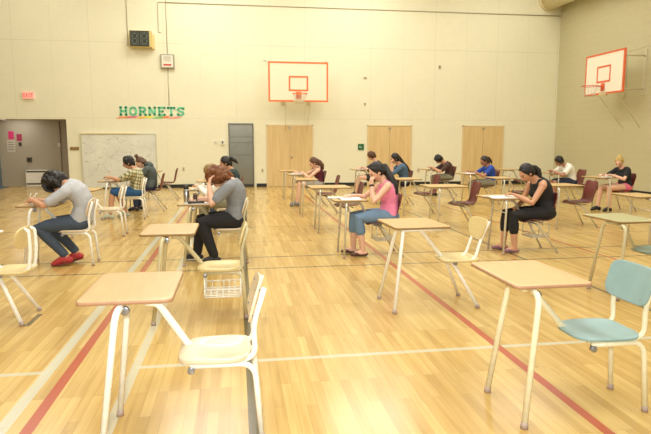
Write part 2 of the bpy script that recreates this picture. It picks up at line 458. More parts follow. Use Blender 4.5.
t = empty('control_box', (-2.11, YB, 3.83), 0, 'square grey wall box with white face and red display below conduit', 'control box')
obj('frame', B(((-.215, -.09, 0), (.215, 0, .44))), mat('grey_box', (.60, .60, .52), .5), t, smooth=False, bevel=.008)
obj('face', B(((-.175, -.10, .035), (.175, -.085, .405))), mat('white_face', (.92, .90, .82), .5), t, smooth=False, bevel=.004)
obj('grille', B(*[((-.11, -.106, .22+.035*k), (.11, -.099, .235+.035*k)) for k in range(5)]), mat('grille_grey', (.74, .73, .66), .5), t, smooth=False)
obj('display', B(((-.12, -.106, .085), (.12, -.099, .135))), mat('red_display', (.78, .25, .20), .4), t, smooth=False)

def conduit(pts, label, r=.011):
    pts = [(p[0], YB-r-.0005, p[2]) for p in pts]
    bm = bmesh.new(); tube(bm, fillet(pts, .06), r, 8)
    tag(obj('conduit', bm, M_conduit), label, 'conduit')
yc = YB-.021
conduit([(-2.14, yc, 5.87), (11.38, yc, 5.89)], 'thin conduit running level along the top of the back wall', .015)
conduit([(-3.31, yc, ZC), (-3.31, yc, 4.60)], 'thin vertical conduit dropping to the left side of the shot clock')
conduit([(-2.11, yc, 4.27), (-2.11, yc, ZC)], 'vertical conduit rising from the square wall box to the ceiling')
conduit([(-2.11, yc, 2.66), (-2.11, yc, 3.83)], 'vertical conduit from the square wall box down to the green letters')
conduit([(-2.17, yc, 5.87), (-2.36, yc, 5.87), (-2.36, yc, 4.95), (-2.28, yc, 4.95)], 'short hooked conduit between the shot clock and the square box')
t = empty('junction_box', (-3.31, YB, 4.52), 0, 'tiny junction box beside the shot clock', 'junction box')
obj('box', B(((-.04, -.05, 0), (.04, 0, .08))), M_white, t, smooth=False, bevel=.006); obj('cover', B(((-.03, -.056, .01), (.03, -.049, .07))), M_conduit, t, smooth=False)

t = empty('exit_sign', (-6.35, YB, 2.83), 0, 'lit red EXIT sign above the dark alcove', 'exit sign')
obj('case', B(((-.165, -.07, 0), (.165, 0, .215))), mat('exit_case', (.95, .72, .66), .5, emit=.25), t, smooth=False, bevel=.006)
bm = bmesh.new()
for i, ch in enumerate('EXIT'): glyph(bm, ch, -.14+i*.072, .045, .058, .125, -.076, -.069, 1.3)
obj('letters', bm, mat('exit_red', (.95, .30, .28), .5, emit=.7), t, smooth=False)

# big marked-up white board standing against the wall
m, N = new_mat('marked_white_board', .35); v, o3 = N.xyz()
base = N.ramp(N.noise(v, 1.3, 4), [(.3, (.84, .85, .80)), (.7, (.92, .92, .86))])
w = N.n('ShaderNodeTexVoronoi', feature='DISTANCE_TO_EDGE'); w.inputs['Scale'].default_value = 3.2
N.l(N.vec(N.math('ADD', o3[0], N.math('MULTIPLY', N.noise(v, 4., 3), .5)), o3[2], 0.), w.inputs['Vector'])
lines = N.math('MULTIPLY', N.math('LESS_THAN', w.outputs['Distance'], .018), N.math('GREATER_THAN', N.noise(v, 2.1, 2), .47))
c = N.mix(N.math('MULTIPLY', lines, .26), base, lin((.45, .48, .46)))
spots = N.math('GREATER_THAN', N.noise(N.vec(N.math('MULTIPLY', o3[0], 1.), 7., N.math('MULTIPLY', o3[2], 2.4)), 4.3, 2), .68)
c = N.mix(N.math('MULTIPLY', spots, .28), c, lin((.35, .38, .36))); N.l(c, N.b.inputs['Base Color'])
t = empty('wall_board', (-3.70, YB, .06), 0, 'large white marked-up board on the wall under the green letters', 'board')
obj('panel', B(((-1.15, -.05, 0), (1.13, -.012, 1.69))), m, t, smooth=False)
bm = bmesh.new(); border(bm, -1.17, -.02, 1.15, 1.71, .035, -.06, 0); obj('frame', bm, mat('board_frame', (.80, .80, .70), .5), t, smooth=False, bevel=.004)
obj('top_rail', B(((-1.17, -.08, 1.70), (.55, 0, 1.745))), mat('cream_rail', (.95, .91, .76), .5), t, smooth=False, bevel=.004)

def plate(name, loc, w, h, d, m, m2, label, cat, rz=0):
    t = empty(name, loc, rz, label, cat)
    obj('plate', B(((-w/2, -d, -h/2), (w/2, 0, h/2))), m, t, smooth=False, bevel=.006)
    obj('centre', B(((-w/5, -d-.008, -h/4), (w/5, -d+.001, h/4))), m2, t, smooth=False, bevel=.002)
    return t
plate('wall_plaque', (-5.085, YB, 1.295), .27, .10, .02, mat('brown_plaque', (.55, .44, .24), .5), mat('brown_plaque_mid', (.62, .50, .28), .5), 'brown plaque on the back wall between alcove and white board', 'plaque')
plate('light_switch', (-.66, YB, 1.50), .12, .10, .02, M_white, M_conduit, 'left white switch plate beside the grey door', 'switch')
plate('light_switch', (-.44, YB, 1.49), .14, .16, .05, M_white, mat('dark_knob', (.35, .33, .28), .5), 'right white wall box nearer the grey door, with dark edge', 'switch')
plate('wall_outlet', (.86, YB, .55), .07, .13, .012, mat('beige_outlet', (.80, .75, .62), .5), mat('outlet_dark', (.62, .58, .48), .5), 'small outlet plate between the grey door and the first double doors', 'outlet')
plate('wall_outlet', (6.30, YB, .52), .10, .13, .012, mat('beige_outlet2', (.84, .79, .66), .5), mat('outlet_dark2', (.70, .65, .55), .5), 'small outlet plate right of the middle double doors', 'outlet')
plate('wall_outlet', (-1.72, YB, .62), .07, .13, .012, mat('beige_outlet3', (.80, .76, .63), .5), mat('outlet_dark3', (.66, .62, .52), .5), 'small outlet plate between the white board and the grey door', 'outlet')
plate('wall_hook', (4.36, YB, 3.66), .10, .05, .03, M_conduit, M_steel, 'upper small metal wall fitting right of the back backboard', 'wall fitting')
plate('wall_hook', (4.36, YB, 2.79), .06, .06, .04, M_conduit, mat('dark_knob', (.35, .33, .28), .5), 'lower small metal wall fitting above the middle double doors', 'wall fitting')
plate('wall_hook', (6.98, YB, 4.06), .07, .11, .04, M_conduit, mat('dark_knob', (.35, .33, .28), .5), 'small metal wall fitting high between middle and right double doors', 'wall fitting')
plate('wall_box', (XR, 14.1, 1.46), .10, .22, .06, mat('dark_knob', (.35, .33, .28), .5), M_black, 'small dark box on the right wall at the picture edge', 'wall box', rz=-PI/2)
t = empty('green_sign', (4.235, YB, 1.33), 0, 'small square green sign left of the middle double doors', 'sign')
obj('panel', B(((-.105, -.02, -.105), (.105, 0, .105))), mat('sign_green', (.10, .42, .22), .5), t, smooth=False, bevel=.003)
obj('mark', B(((-.06, -.024, -.01), (-.02, -.019, .03)), ((-.01, -.024, -.03), (.03, -.019, -.015))), M_white, t, smooth=False)

# round duct running along the top of the right wall
M_duct = mat('duct_paint', (.90, .85, .68), .45)
t = empty('air_duct', (10.93, YB, 6.44), 0, 'round painted air duct in the upper right corner', 'duct')
bm = bmesh.new(); tube(bm, [(0, -.03, 0), (0, -24, 0)], .36, 36); obj('pipe', bm, M_duct, t)
for yy in (-1.6, -4.6, -7.6, -10.6, -13.6, -16.6):
    bm = bmesh.new(); tube(bm, [(0, yy, 0), (0, yy-.5, 0)], .385, 36); obj('collar', bm, M_duct, t, bevel=.008)
obj('end_flange', (lambda b: (tube(b, [(0, -.10, 0), (0, -.0, 0)], .40, 36), b)[1])(bmesh.new()), M_duct, t)
for yy in (-1.85, -7.85):
    obj('hanger', B(((.36, yy-.02, -.02), (.47, yy+.02, .02))), M_conduit, t, smooth=False)

# inside the alcove
ay = AY
t = empty('radiator', (-6.73, ay, 0), 0, 'white wall heater with dark grilles in the alcove', 'radiator')
obj('cabinet', B(((-.34, -.22, 0), (.34, -.005, .55))), mat('heater_white', (.95, .94, .90), .5), t, smooth=False, bevel=.012)
obj('top_grille', B(((-.32, -.226, .475), (.32, -.215, .53))), mat('heater_dark', (.34, .32, .28), .6), t, smooth=False)
obj('bottom_grille', B(((-.32, -.226, .06), (.32, -.215, .115))), mat('heater_dark', (.34, .32, .28), .6), t, smooth=False)
M_pink = mat('pink_paper', (.86, .24, .46), .7)
def poster(x, z, w, h, m, label, line=None):
    t = empty('poster', (x, ay, z), 0, label, 'poster')
    obj('sheet', B(((-w/2, -.006, -h/2), (w/2, -.001, h/2))), m, t, smooth=False)
    if line:
        obj('print', B(*[((-w*.36, -.008, -h*.3+k*h*.2), (w*.36, -.0055, -h*.3+k*h*.2+h*.06)) for k in range(4)]), line, t, smooth=False)
poster(-7.52, 1.725, .18, .27, M_pink, 'left pink paper notice pinned in the alcove', mat('pink_dark', (.72, .16, .36), .7))
poster(-7.266, 1.65, .17, .24, mat('pink_paper_dark', (.70, .22, .36), .7), 'right darker pink paper notice pinned in the alcove', mat('brown_print', (.40, .18, .20), .7))
poster(-7.54, 1.36, .25, .40, mat('grey_poster', (.78, .75, .68), .6), 'large grey framed poster below the pink notices', mat('grey_print', (.50, .48, .43), .7))
plate('wall_switch', (-7.25, ay, 1.43), .10, .13, .02, mat('dark_plate', (.34, .30, .25), .5), M_black, 'dark switch plate below the right pink notice', 'switch')
plate('wall_switch', (-6.99, ay, .90), .16, .16, .04, mat('dark_plate2', (.30, .27, .22), .5), M_black, 'dark square wall box above the alcove heater', 'wall box')
plate('thermostat', (-5.99, ay, 1.40), .07, .11, .04, M_white, M_conduit, 'small white thermostat on the alcove wall', 'thermostat')
bm = bmesh.new(); tube(bm, [(-5.95, ay-.018, .0), (-5.95, ay-.018, 2.2)], .014, 8); tag(obj('conduit', bm, mat('alcove_conduit', (.50, .46, .38), .5)), 'vertical conduit on the alcove wall', 'conduit')
t = empty('door_5', (-8.02, ay-.02, 0)); tag(t, kind='structure')
obj('door_leaf', B(((-.5, -.03, 0), (.06, .02, 2.05))), mat('blue_grey_door', (.52, .58, .60), .5), t, smooth=False, bevel=.004)
obj('door_frame', B(((.06, -.05, 0), (.11, .02, 2.1)), ((-.5, -.05, 2.05), (.11, .02, 2.1))), mat('blue_door_frame', (.40, .46, .50), .5), t, smooth=False, bevel=.004)
tag(obj('floor_mat', B(((-8.5, 19.7, 0), (-7.55, 20.6, .012))), mat('blue_mat', (.34, .42, .48), .9), smooth=False, bevel=.004), 'blue grey entrance mat on the alcove floor', 'mat')
t = empty('ceiling_fixture', (-7.75, 20.0, AZ+.12), 0, 'dark fixture hanging under the alcove ceiling', 'light fixture')
obj('housing', B(((-.5, -.25, -.16), (.35, .25, 0))), mat('fixture_dark', (.40, .37, .31), .5), t, smooth=False, bevel=.02); obj('lens', B(((-.42, -.2, -.175), (.27, .2, -.155))), mat('fixture_lens', (.55, .52, .45), .4), t, smooth=False, bevel=.01)
# ------------------------------------------------------------------ school desks (desk and chair joined by one frame)
# local frame: the student sits at +X and looks along -X; z = 0 on the floor; y = 0 on the frame's centre line
M_tan = wood_material('tan_laminate', (.76, .63, .45), (.82, .69, .51), 1, .32, 70., 4.)
M_tan2 = wood_material('yellow_tan_laminate', (.74, .62, .40), (.80, .68, .46), 1, .35, 60., 4.)
M_peach = wood_material('peach_laminate', (.83, .67, .47), (.87, .71, .51), 1, .35, 50., 4.)
M_sage = wood_material('sage_grey_laminate', (.66, .65, .47), (.71, .70, .53), 1, .35, 30., 4.)
M_edge = mat('pinkish_edge_band', (.70, .54, .42), .5)
M_edge2 = mat('brown_edge_band', (.58, .46, .26), .5)
M_tubew = mat('white_enamel_tube', (.97, .97, .93), .35, coat=.2)
M_tubec = mat('cream_enamel_tube', (.93, .91, .78), .35, coat=.2)
M_tubeb = mat('beige_enamel_tube', (.80, .76, .60), .35, coat=.2)
M_chrome = mat('chrome_tube', (.84, .83, .77), .25, .35)
M_ply = wood_material('pale_plywood_seat', (.84, .77, .64), (.90, .84, .73), 0, .35, 40., 5., .2)
M_plyy = wood_material('golden_plywood_seat', (.83, .75, .51), (.88, .81, .59), 0, .3, 40., 5., .3)
M_blue = mat('blue_plastic', (.56, .68, .68), .4, var=.05, scale=12)
M_blue2 = mat('blue_green_plastic', (.50, .60, .56), .35, var=.06, scale=12)
M_maroon = mat('maroon_plastic', (.42, .17, .16), .38, var=.08, scale=20)
M_cap = mat('grey_rubber_cap', (.68, .60, .55), .6)
M_bolt = mat('bolt_steel', (.62, .63, .66), .3, .8)

def desk_top(t, m, edge, dx=0., dy=0., w=.225, y0=-.11, y1=.51, x1=None):
    if x1 is not None: a0 = dx-w; w = (x1-a0)/2; dx = (x1+a0)/2
    bm = bmesh.new(); slab(bm, rrect(dx-w, y0+dy, dx+w, y1+dy, .035), .724, .742)
    top = obj('desktop', bm, m, t, bevel=.003)
    bm = bmesh.new()
    o = rrect(dx-w-.002, y0+dy-.002, dx+w+.002, y1+dy+.002, .036); i = rrect(dx-w+.02, y0+dy+.02, dx+w-.02, y1+dy-.02, .02)
    vs = [[bm.verts.new((p[0], p[1], z)) for p in ring] for ring, z in ((o, .722), (o, .739), (i, .739), (i, .722))]
    n = len(o)
    for A, C in zip(vs, vs[1:]+vs[:1]):
        for k in range(n): bm.faces.new((A[k], A[(k+1) % n], C[(k+1) % n], C[k]))
    obj('edge_band', bm, edge, top)

def leg(t, pts, m, r=.0165, cap=True, fil=.07):
    bm = bmesh.new(); p = fillet(pts, fil); tube(bm, p, r, 12)
    o = obj('leg', bm, m, t)
    if cap:
        e = p[-1]; d = (p[-2]-p[-1]).normalized()
        bm = bmesh.new(); q = e+d*.02; tube(bm, [V((q.x, q.y, q.z)), V((e.x, e.y, .016)), V((e.x, e.y, 0.))], [r*1.12, r*1.2, r*1.2], 12)
        obj('rubber_foot', bm, M_cap, o)
    return o

def superell(x0, y0, x1, y1, p=3.2, n=32, taper=0.):
    out = []; cx, cy, a, b = (x0+x1)/2, (y0+y1)/2, (x1-x0)/2, (y1-y0)/2
    for k in range(n):
        t = 2*PI*k/n; c, s = math.cos(t), math.sin(t)
        x = math.copysign(abs(c)**(2/p), c); y = math.copysign(abs(s)**(2/p), s)
        out.append((cx+a*x, cy+b*y*(1+taper*x)))
    return out

def seat_board(t, m, x0, x1, hw, z, th=.018, taper=.06, name='seat'):
    cx = (x0+x1)/2; L = (x1-x0)/2
    def warp(q):
        u = (q.x-cx)/L; v = q.y/hw
        dish = -.016*max(0, 1-((u-.25)**2*1.3+v*v*1.1))
        return V((q.x, q.y, q.z+dish-.014*max(0, -u-.55)**1.2*2.2+.010*max(0, u-.7)*3))
    bm = bmesh.new(); slab(bm, superell(x0, -hw, x1, hw, 3.6, 36, taper), z-th, z, None, warp)
    return obj(name, bm, m, t, bevel=.004)

def back_board(t, m, x0, z0, x1, z1, hw, taper=.0, th=.013, p=4., bow=.035):
    """curved panel leaning from (x0, z0) to (x1, z1)"""
    H = math.hypot(x1-x0, z1-z0); ux = (x1-x0)/H; uz = (z1-z0)/H
    def warp(q):           # q.x along height, q.y lateral, q.z thickness
        d = q.z-bow*(q.y/hw)**2
        return V((x0+ux*q.x+uz*d, q.y, z0+uz*q.x-ux*d))
    bm = bmesh.new(); slab(bm, superell(0, -hw, H, hw, p, 36, taper), 0, th, None, warp)
    return obj('backrest', bm, m, t, bevel=.003)

def pivot(t, loc, r=.022):
    bm = bmesh.new(); x, y, z = loc; tube(bm, [(x, y-.012, z), (x, y+.012, z)], r, 14); o = obj('pivot_bolt', bm, M_bolt, t, bevel=.003)

def basket(t, m, x0, x1, hw, z0, z1, zs, r=.0032):
    bm = bmesh.new()
    for z in (z0, z1):
        loop = [(x0, -hw, z), (x1, -hw, z), (x1, hw, z), (x0, hw, z), (x0, -hw, z)]; tube(bm, loop, r*1.2, 6)
    for k in range(7):
        x = x0+(x1-x0)*k/6; tube(bm, fillet([(x, -hw, z1), (x, -hw, z0), (x, hw, z0), (x, hw, z1)], .02, 3), r, 6)
    for k in range(1, 6):
        y = -hw+2*hw*k/6; tube(bm, fillet([(x0, y, z1), (x0, y, z0), (x1, y, z0), (x1, y, z1)], .02, 3), r, 6)
    for sx in (x0, x1):
        for sy in (-hw, hw): tube(bm, [(sx, sy, z0), (sx, sy*.82, zs)], r*1.7, 6)
    obj('book_basket', bm, m, t)

PROTO = {}
def desk_a(t, top, edge, fr, seatm, backm, dx, with_basket, plastic, x1=None, bx=.09):
    """enamel frame whose rear legs drop from the back of the seat"""
    desk_top(t, top, edge, dx, x1=x1)
    for s in (-1, 1):
        leg(t, [(-.02, s*.03, .704), (-.035, s*.170, .700), (-.118, s*.225, .012)], fr, .0168, fil=.10)
    bm = B(((-.04, -.05, .709), (.15, .07, .723)), ); obj('mounting_plate', bm, fr, t, smooth=False, bevel=.004)
    bm = bmesh.new(); tube(bm, fillet([(bx-.06, -.02, .704), (bx, -.02, .700), (.285, .10, .412), (.47, .10, .405)], .05), .019, 12); obj('connecting_bar', bm, fr, t)
    pivot(t, (-.005, -.09, .685)); pivot(t, (.305, -.150, .385), .018)
    for s in (-1, 1):
        leg(t, [(.30, s*.14, .403), (.615, s*.14, .403), (.645, s*.150, .012)], fr, .0150, fil=.08)
        bm = bmesh.new(); tube(bm, fillet([(.50, s*.128, .412), (.622, s*.132, .430), (.612, s*.138, .60), (.668, s*.138, .785)], .06), .0140, 12)
        obj('back_post', bm, fr, t)
    bm = bmesh.new(); tube(bm, [(.33, -.14, .400), (.33, .14, .400)], .013, 10); tube(bm, [(.52, -.14, .400), (.52, .14, .400)], .013, 10); obj('seat_frame', bm, fr, t)
    seat_board(t, seatm, .235, .60, .182, .446, .024 if not plastic else .014)
    b = back_board(t, backm, .590, .60, .648, .815, .182, .0 if plastic else -.04, .014, 4.6 if plastic else 3.4, .014 if not plastic else .022)
    for s in (-1, 1):
        for z, x in ((.64, .594), (.77, .630)): bm = bmesh.new(); tube(bm, [(x-.004, s*.12, z), (x+.02, s*.12, z)], .006, 8); obj('rivet', bm, M_bolt, b)
    if with_basket: basket(t, M_tubew, .30, .60, .165, .200, .262, .40, .0045)

def desk_b(t, top, edge, fr, seatm, backm, dx, with_basket, plastic, x1=None, bx=.09):
    """enamel frame with splayed rear legs under the middle of the seat and looped back posts"""
    desk_top(t, top, edge, dx, x1=x1)
    for s in (-1, 1):
        leg(t, [(-.14, s*.02, .704), (-.155, s*.10, .700), (-.27, s*.245, .012)], fr, .0165, fil=.05)
    bm = bmesh.new(); tube(bm, [(-.17, -.095, .714), (.24, -.095, .714)], .011, 8); obj('support_rail', bm, fr, t)
    bm = bmesh.new(); tube(bm, [(-.17, .30, .714), (.24, .30, .714)], .011, 8); obj('support_rail', bm, fr, t)
    bm = bmesh.new(); tube(bm, fillet([(-.14, -.02, .708), (.04, -.02, .705), (.30, .08, .412), (.40, .08, .405)], .05), .019, 12); obj('connecting_bar', bm, fr, t)
    for s in (-1, 1):
        leg(t, [(.31, s*.03, .400), (.335, s*.095, .395), (.53, s*.215, .012)], fr, .0165, fil=.05)
        bm = bmesh.new(); tube(bm, fillet([(.32, s*.085, .412), (.535, s*.105, .412), (.60, s*.095, .62), (.675, s*.09, .775)] if not plastic else [(.32, s*.065, .412), (.560, s*.075, .412), (.585, s*.075, .60), (.580, s*.070, .765), (.545, s*.06, .780)], .07), .0140, 12)
        obj('back_post', bm, fr, t)
    bm = bmesh.new(); tube(bm, [(.36, -.09, .408), (.36, .09, .408)], .013, 10); obj('seat_frame', bm, fr, t)
    pivot(t, (.345, -.11, .40), .020)
    seat_board(t, seatm, .225, .58, .185, .440, .018)
    back_board(t, backm, *((.592, .60, .655, .80, .165, .22, .013, 3.0) if not plastic else (.500, .61, .535, .80, .170, .10, .013, 2.8, .02)))

def desk_c(t, top, edge, fr, seatm, backm, dx, with_basket, plastic, x1=None, bx=.09):
    """chromed frame under a one-piece plastic shell"""
    desk_top(t, top, edge, dx, x1=x1)
    for s in (-1, 1):
        leg(t, [(-.05, s*.05, .702), (-.090, s*.205, .700), (-.125, s*.235, .012)], fr, .0145, fil=.05)
    bm = bmesh.new(); tube(bm, [(-.097, -.21, .56), (-.097, .21, .56)], .006, 8); obj('cross_rod', bm, fr, t)
    bm = bmesh.new(); tube(bm, fillet([(.0, .04, .70), (.14, .04, .70), (.30, .04, .40), (.44, .04, .395)], .05), .0165, 12); obj('connecting_bar', bm, fr, t)
    for s in (-1, 1):
        leg(t, [(.36, s*.03, .395), (.40, s*.115, .390), (.665, s*.215, .012)], fr, .0130, fil=.05)
    bm = bmesh.new(); tube(bm, [(.33, -.13, .398), (.33, .13, .398)], .011, 8); tube(bm, [(.48, -.13, .398), (.48, .13, .398)], .011, 8); obj('seat_frame', bm, fr, t)
    # shell: a profile swept sideways with a waist between seat and back
    prof = [(.205, .418), (.225, .438), (.30, .442), (.40, .432), (.50, .428), (.565, .440), (.602, .485), (.622, .56), (.640, .65), (.662, .74), (.680, .80), (.688, .815)]
    wid = [.165, .190, .200, .200, .195, .180, .165, .165, .180, .190, .165, .10]
    bm = bmesh.new(); n = 13; P = [V((a, 0, b)) for a, b in prof]; grid = [[], []]
    for i, (p, w) in enumerate(zip(P, wid)):
        tn = (P[min(i+1, len(P)-1)]-P[max(i-1, 0)]).normalized(); nr = V((-tn.z, 0, tn.x))
        for lay, th in ((0, .004), (1, -.004)):
            row = []
            for k in range(n):
                u = -1+2*k/(n-1); lift = .022*abs(u)**2.5*(1 if i > 1 else .2)
                row.append(bm.verts.new(p+V((0, u*w, 0))+nr*(th+lift)))
            grid[lay].append(row)
    R = len(P)
    for lay in (0, 1):
        for i in range(R-1):
            for k in range(n-1): bm.faces.new((grid[lay][i][k], grid[lay][i][k+1], grid[lay][i+1][k+1], grid[lay][i+1][k]))
    rim = lambda lay: [grid[lay][0][k] for k in range(n)]+[grid[lay][i][n-1] for i in range(1, R)]+[grid[lay][R-1][k] for k in range(n-2, -1, -1)]+[grid[lay][i][0] for i in range(R-2, 0, -1)]
    a, b = rim(0), rim(1)
    for k in range(len(a)): bm.faces.new((a[k], a[(k+1) % len(a)], b[(k+1) % len(a)], b[k]))
    obj('seat_shell', bm, seatm, t)
    if with_basket: basket(t, M_chrome, .33, .58, .14, .20, .25, .39)

KIND = {'a': desk_a, 'b': desk_b, 'c': desk_c}
def desk(x, y, kind, label, top, fr, seatm, backm=None, rz=0., dx=0., bask=False, plastic=False, edge=None, group=None, x1=None, bx=.09):
    key = (kind, top.name, fr.name, seatm.name, dx, bask, plastic, x1, bx)
    if key not in PROTO:
        t = empty('school_desk'); KIND[kind](t, top, edge or M_edge2, fr, seatm, backm or seatm, dx, bask, plastic, x1, bx); PROTO[key] = t
    else: t = dup(PROTO[key])
    t.location = (x, y, 0); t.rotation_euler = (0, 0, math.radians(rz))
    tag(t, label, 'desk', group)
    SPOT[label] = t
    return t
SPOT = {}
G = 'school desks with joined chairs set out in rows'
rows = [
 # x, y, kind, label, top, frame, seat, kwargs
 (-.545, 2.90, 'a', 'empty tan desk with white frame and pale plywood chair, nearest of all on the left', M_tan, M_tubew, M_ply, dict(edge=M_edge, rz=0, bx=.14, dx=-.005)),
 (1.592, 2.87, 'a', 'empty peach topped desk with bright blue plastic chair in the right foreground', M_peach, M_tubec, M_blue, dict(edge=M_edge, dx=.090, plastic=True, bx=.0)),
 (-2.30, 5.08, 'b', 'pale wood chair of a desk cut off by the left picture edge', M_tan2, M_tubew, M_plyy, dict(dx=-.13, plastic=True)),
 (-.585, 4.94, 'a', 'empty tan desk with wire book basket under its golden plywood seat', M_tan, M_tubeb, M_plyy, dict(bask=True)),
 (1.61, 4.97, 'b', 'empty white framed desk with shield shaped wooden backrest beside the red line', M_tan2, M_tubew, M_plyy, dict(rz=2, x1=.30)),
 (3.68, 5.02, 'a', 'empty sage green topped desk with beige frame and blue green seat at the right edge', M_sage, M_tubeb, M_blue2, dict(plastic=True, dx=.17, bx=.04)),
 (-2.40, 7.35, 'a', 'desk where the person in grey shirt and red shoes sits hunched', M_tan2, M_tubew, M_ply, {}),
 (-.535, 7.20, 'a', 'desk of the red haired person, with steel flask on top', M_tan2, M_tubeb, M_ply, dict(dx=.035)),
 (1.48, 7.37, 'c', 'chrome legged desk of the person in the pink top', M_tan2, M_chrome, M_maroon, dict(bask=True)),
 (3.64, 7.30, 'c', 'chrome legged desk of the person in black with the long white booklet', M_tan2, M_chrome, M_maroon, dict(bask=True, x1=.40)),
 (5.76, 7.25, 'c', 'partly visible desk at the right picture edge beyond the sage green desk', M_tan2, M_chrome, M_maroon, {}),
 (-2.45, 9.55, 'a', 'empty desk with white framed chair between the grey shirt and the plaid shirt', M_tan2, M_tubew, M_ply, {}),
 (-.60, 9.40, 'a', 'desk of the fair haired person hidden behind the red haired one', M_tan2, M_tubeb, M_ply, {}),
 (1.45, 9.50, 'c', 'empty desk with maroon chair directly behind the person in pink', M_tan2, M_chrome, M_maroon, dict(x1=.46)),
 (3.48, 9.40, 'c', 'empty desk with maroon chair directly behind the person in black tank top', M_tan2, M_chrome, M_maroon, dict(x1=.46)),
 (5.60, 9.30, 'c', 'empty desk with tall maroon chair in front of the person in white', M_tan2, M_chrome, M_maroon, dict(x1=.46)),
 (-2.45, 11.7, 'a', 'white framed desk of the person in the plaid shirt', M_tan2, M_tubew, M_ply, {}),
 (-.55, 11.4, 'c', 'mostly hidden desk of the dark ponytailed person', M_tan2, M_chrome, M_maroon, {}),
 (1.42, 11.6, 'c', 'empty desk with small maroon chair, third desk behind the pink top counting hers', M_tan2, M_chrome, M_maroon, {}),
 (3.48, 11.4, 'c', 'empty desk with maroon chair in front of the person in denim', M_tan2, M_chrome, M_maroon, dict(x1=.30)),
 (5.62, 11.4, 'c', 'empty desk with maroon chair seen just left of the head above the black tank top', M_tan2, M_chrome, M_maroon, {}),
 (7.93, 11.3, 'c', 'angled desk of the blond person in pink shorts by the right wall', M_tan2, M_chrome, M_maroon, dict(rz=10)),
 (-2.25, 13.0, 'c', 'desk with maroon chair of the person in the grey hoodie', M_tan2, M_chrome, M_maroon, {}),
 (1.42, 13.4, 'c', 'desk of the long haired person in maroon top', M_tan2, M_chrome, M_maroon, {}),
 (3.50, 13.3, 'c', 'desk of the long haired person in denim shirt', M_tan2, M_chrome, M_maroon, {}),
 (5.60, 13.1, 'c', 'desk of the person in the bright blue shirt', M_tan2, M_chrome, M_maroon, {}),
 (7.87, 13.1, 'c', 'desk of the person in the white shirt near the right corner', M_tan2, M_chrome, M_maroon, {}),
 (-2.20, 15.4, 'c', 'empty maroon chair and desk right of the grey hoodie, by the wall board', M_tan2, M_chrome, M_maroon, {}),
 (1.35, 15.1, 'c', 'farthest empty desk of its row, before the left double doors', M_tan2, M_chrome, M_maroon, {}),
 (3.42, 15.6, 'c', 'desk of the person in black shirt with brown hair', M_tan2, M_chrome, M_maroon, {}),
 (5.42, 15.4, 'c', 'desk of the dark haired person in brown shirt', M_tan2, M_chrome, M_maroon, {}),
 (7.55, 15.0, 'c', 'farthest empty desk in front of the right double doors', M_tan2, M_chrome, M_maroon, {}),
]
for x, y, k, lab, top, fr, seat, kw in rows: desk(x, y, k, lab, top, fr, seat, group=G, **kw)

# ------------------------------------------------------------------ people
def perp_hint(a, b, pole):
    d = (b-a).normalized(); p = pole-d*pole.dot(d); return p.normalized()
def ik(S, W, l1, l2, pole):
    d = (W-S).length; k = max(1., d/(l1+l2)*1.01); l1 *= k; l2 *= k
    a = (l1*l1-l2*l2+d*d)/(2*d); h = math.sqrt(max(0, l1*l1-a*a))
    return S+(W-S).normalized()*a+perp_hint(S, W, V(pole))*h

SKIN = {}
def skin_mat(name, rgb): return mat(name, rgb, .55, var=.04, scale=8)
SK_PALE = skin_mat('pale_skin', (.90, .72, .61)); SK_MID = skin_mat('warm_skin', (.80, .60, .47)); SK_TAN = skin_mat('tan_skin', (.68, .48, .36))
M_eye = mat('dark_eye', (.10, .07, .06), .3); M_lip = mat('lip', (.68, .36, .32), .5); M_brow = mat('dark_brow', (.22, .15, .11), .7)

def hand(bm, W, d, n, t, curl, size=1., thumb=1.):
    """palm, four curling fingers and a thumb; d forward, n palm side, t thumb side"""
    d = d.normalized(); n = (n-d*n.dot(d)).normalized(); t = (t-d*t.dot(d)-n*t.dot(n)).normalized(); k = size
    loft(bm, [(W+d*q*k, t*w*k, n*th*k) for q, w, th in ((-.012, .022, .018), (0, .026, .019), (.035, .037, .017), (.070, .041, .015), (.088, .038, .012), (.094, .030, .008))])
    for i, (off, L) in enumerate(((.030, .072), (.0105, .080), (-.0095, .075), (-.0285, .058))):
        p = W+d*.082*k+t*off*k; ang = 0; pts = [p-d*.02*k]; spread = (off/.03)*.10
        for j, f in enumerate((.42, .32, .26)):
            ang += curl*(.75 if j == 0 else 1.)*(1+.12*i)
            v = (d*math.cos(ang)+n*math.sin(ang)+t*spread).normalized(); pts.append(pts[-1]+v*(L*f*k+(.02*k if j == 0 else 0)))
        tube(bm, pts, [.0092*k, .0090*k, .0082*k, .0070*k], 8, True)
    p = W+d*.022*k+t*.024*k; v1 = (d*.62+t*.62+n*.30*thumb).normalized(); v2 = (d*.85+t*.15+n*.45*thumb).normalized()
    tube(bm, [p, p+v1*.042*k, p+v1*.042*k+v2*.034*k, p+v1*.042*k+v2*.055*k], [.0125*k, .0110*k, .0095*k, .0078*k], 8, True)

def head_shape(d, q):
    if d.z < 0: q.y *= 1-.26*(-d.z)**1.2
    if d.z < -.1 and d.x < 0: q.x *= 1-.30*min(1, -d.z)
    g = lambda y, z, sy, sz: math.exp(-((d.y-y)/sy)**2-((d.z-z)/sz)**2)
    if d.x > 0:
        q.x += .024*g(0, -.20, .13, .15)+.012*g(0, .0, .09, .16)        # nose
        q.x += .005*g(0, .26, .55, .10)-.009*(g(.36, .06, .16, .12)+g(-.36, .06, .16, .12))   # brow, eye sockets
        q.x += .007*g(0, -.52, .24, .08)+.012*g(0, -.84, .3, .16)       # lips, chin
        q.x *= 1-.10*max(0, -d.z-.2)
    return q

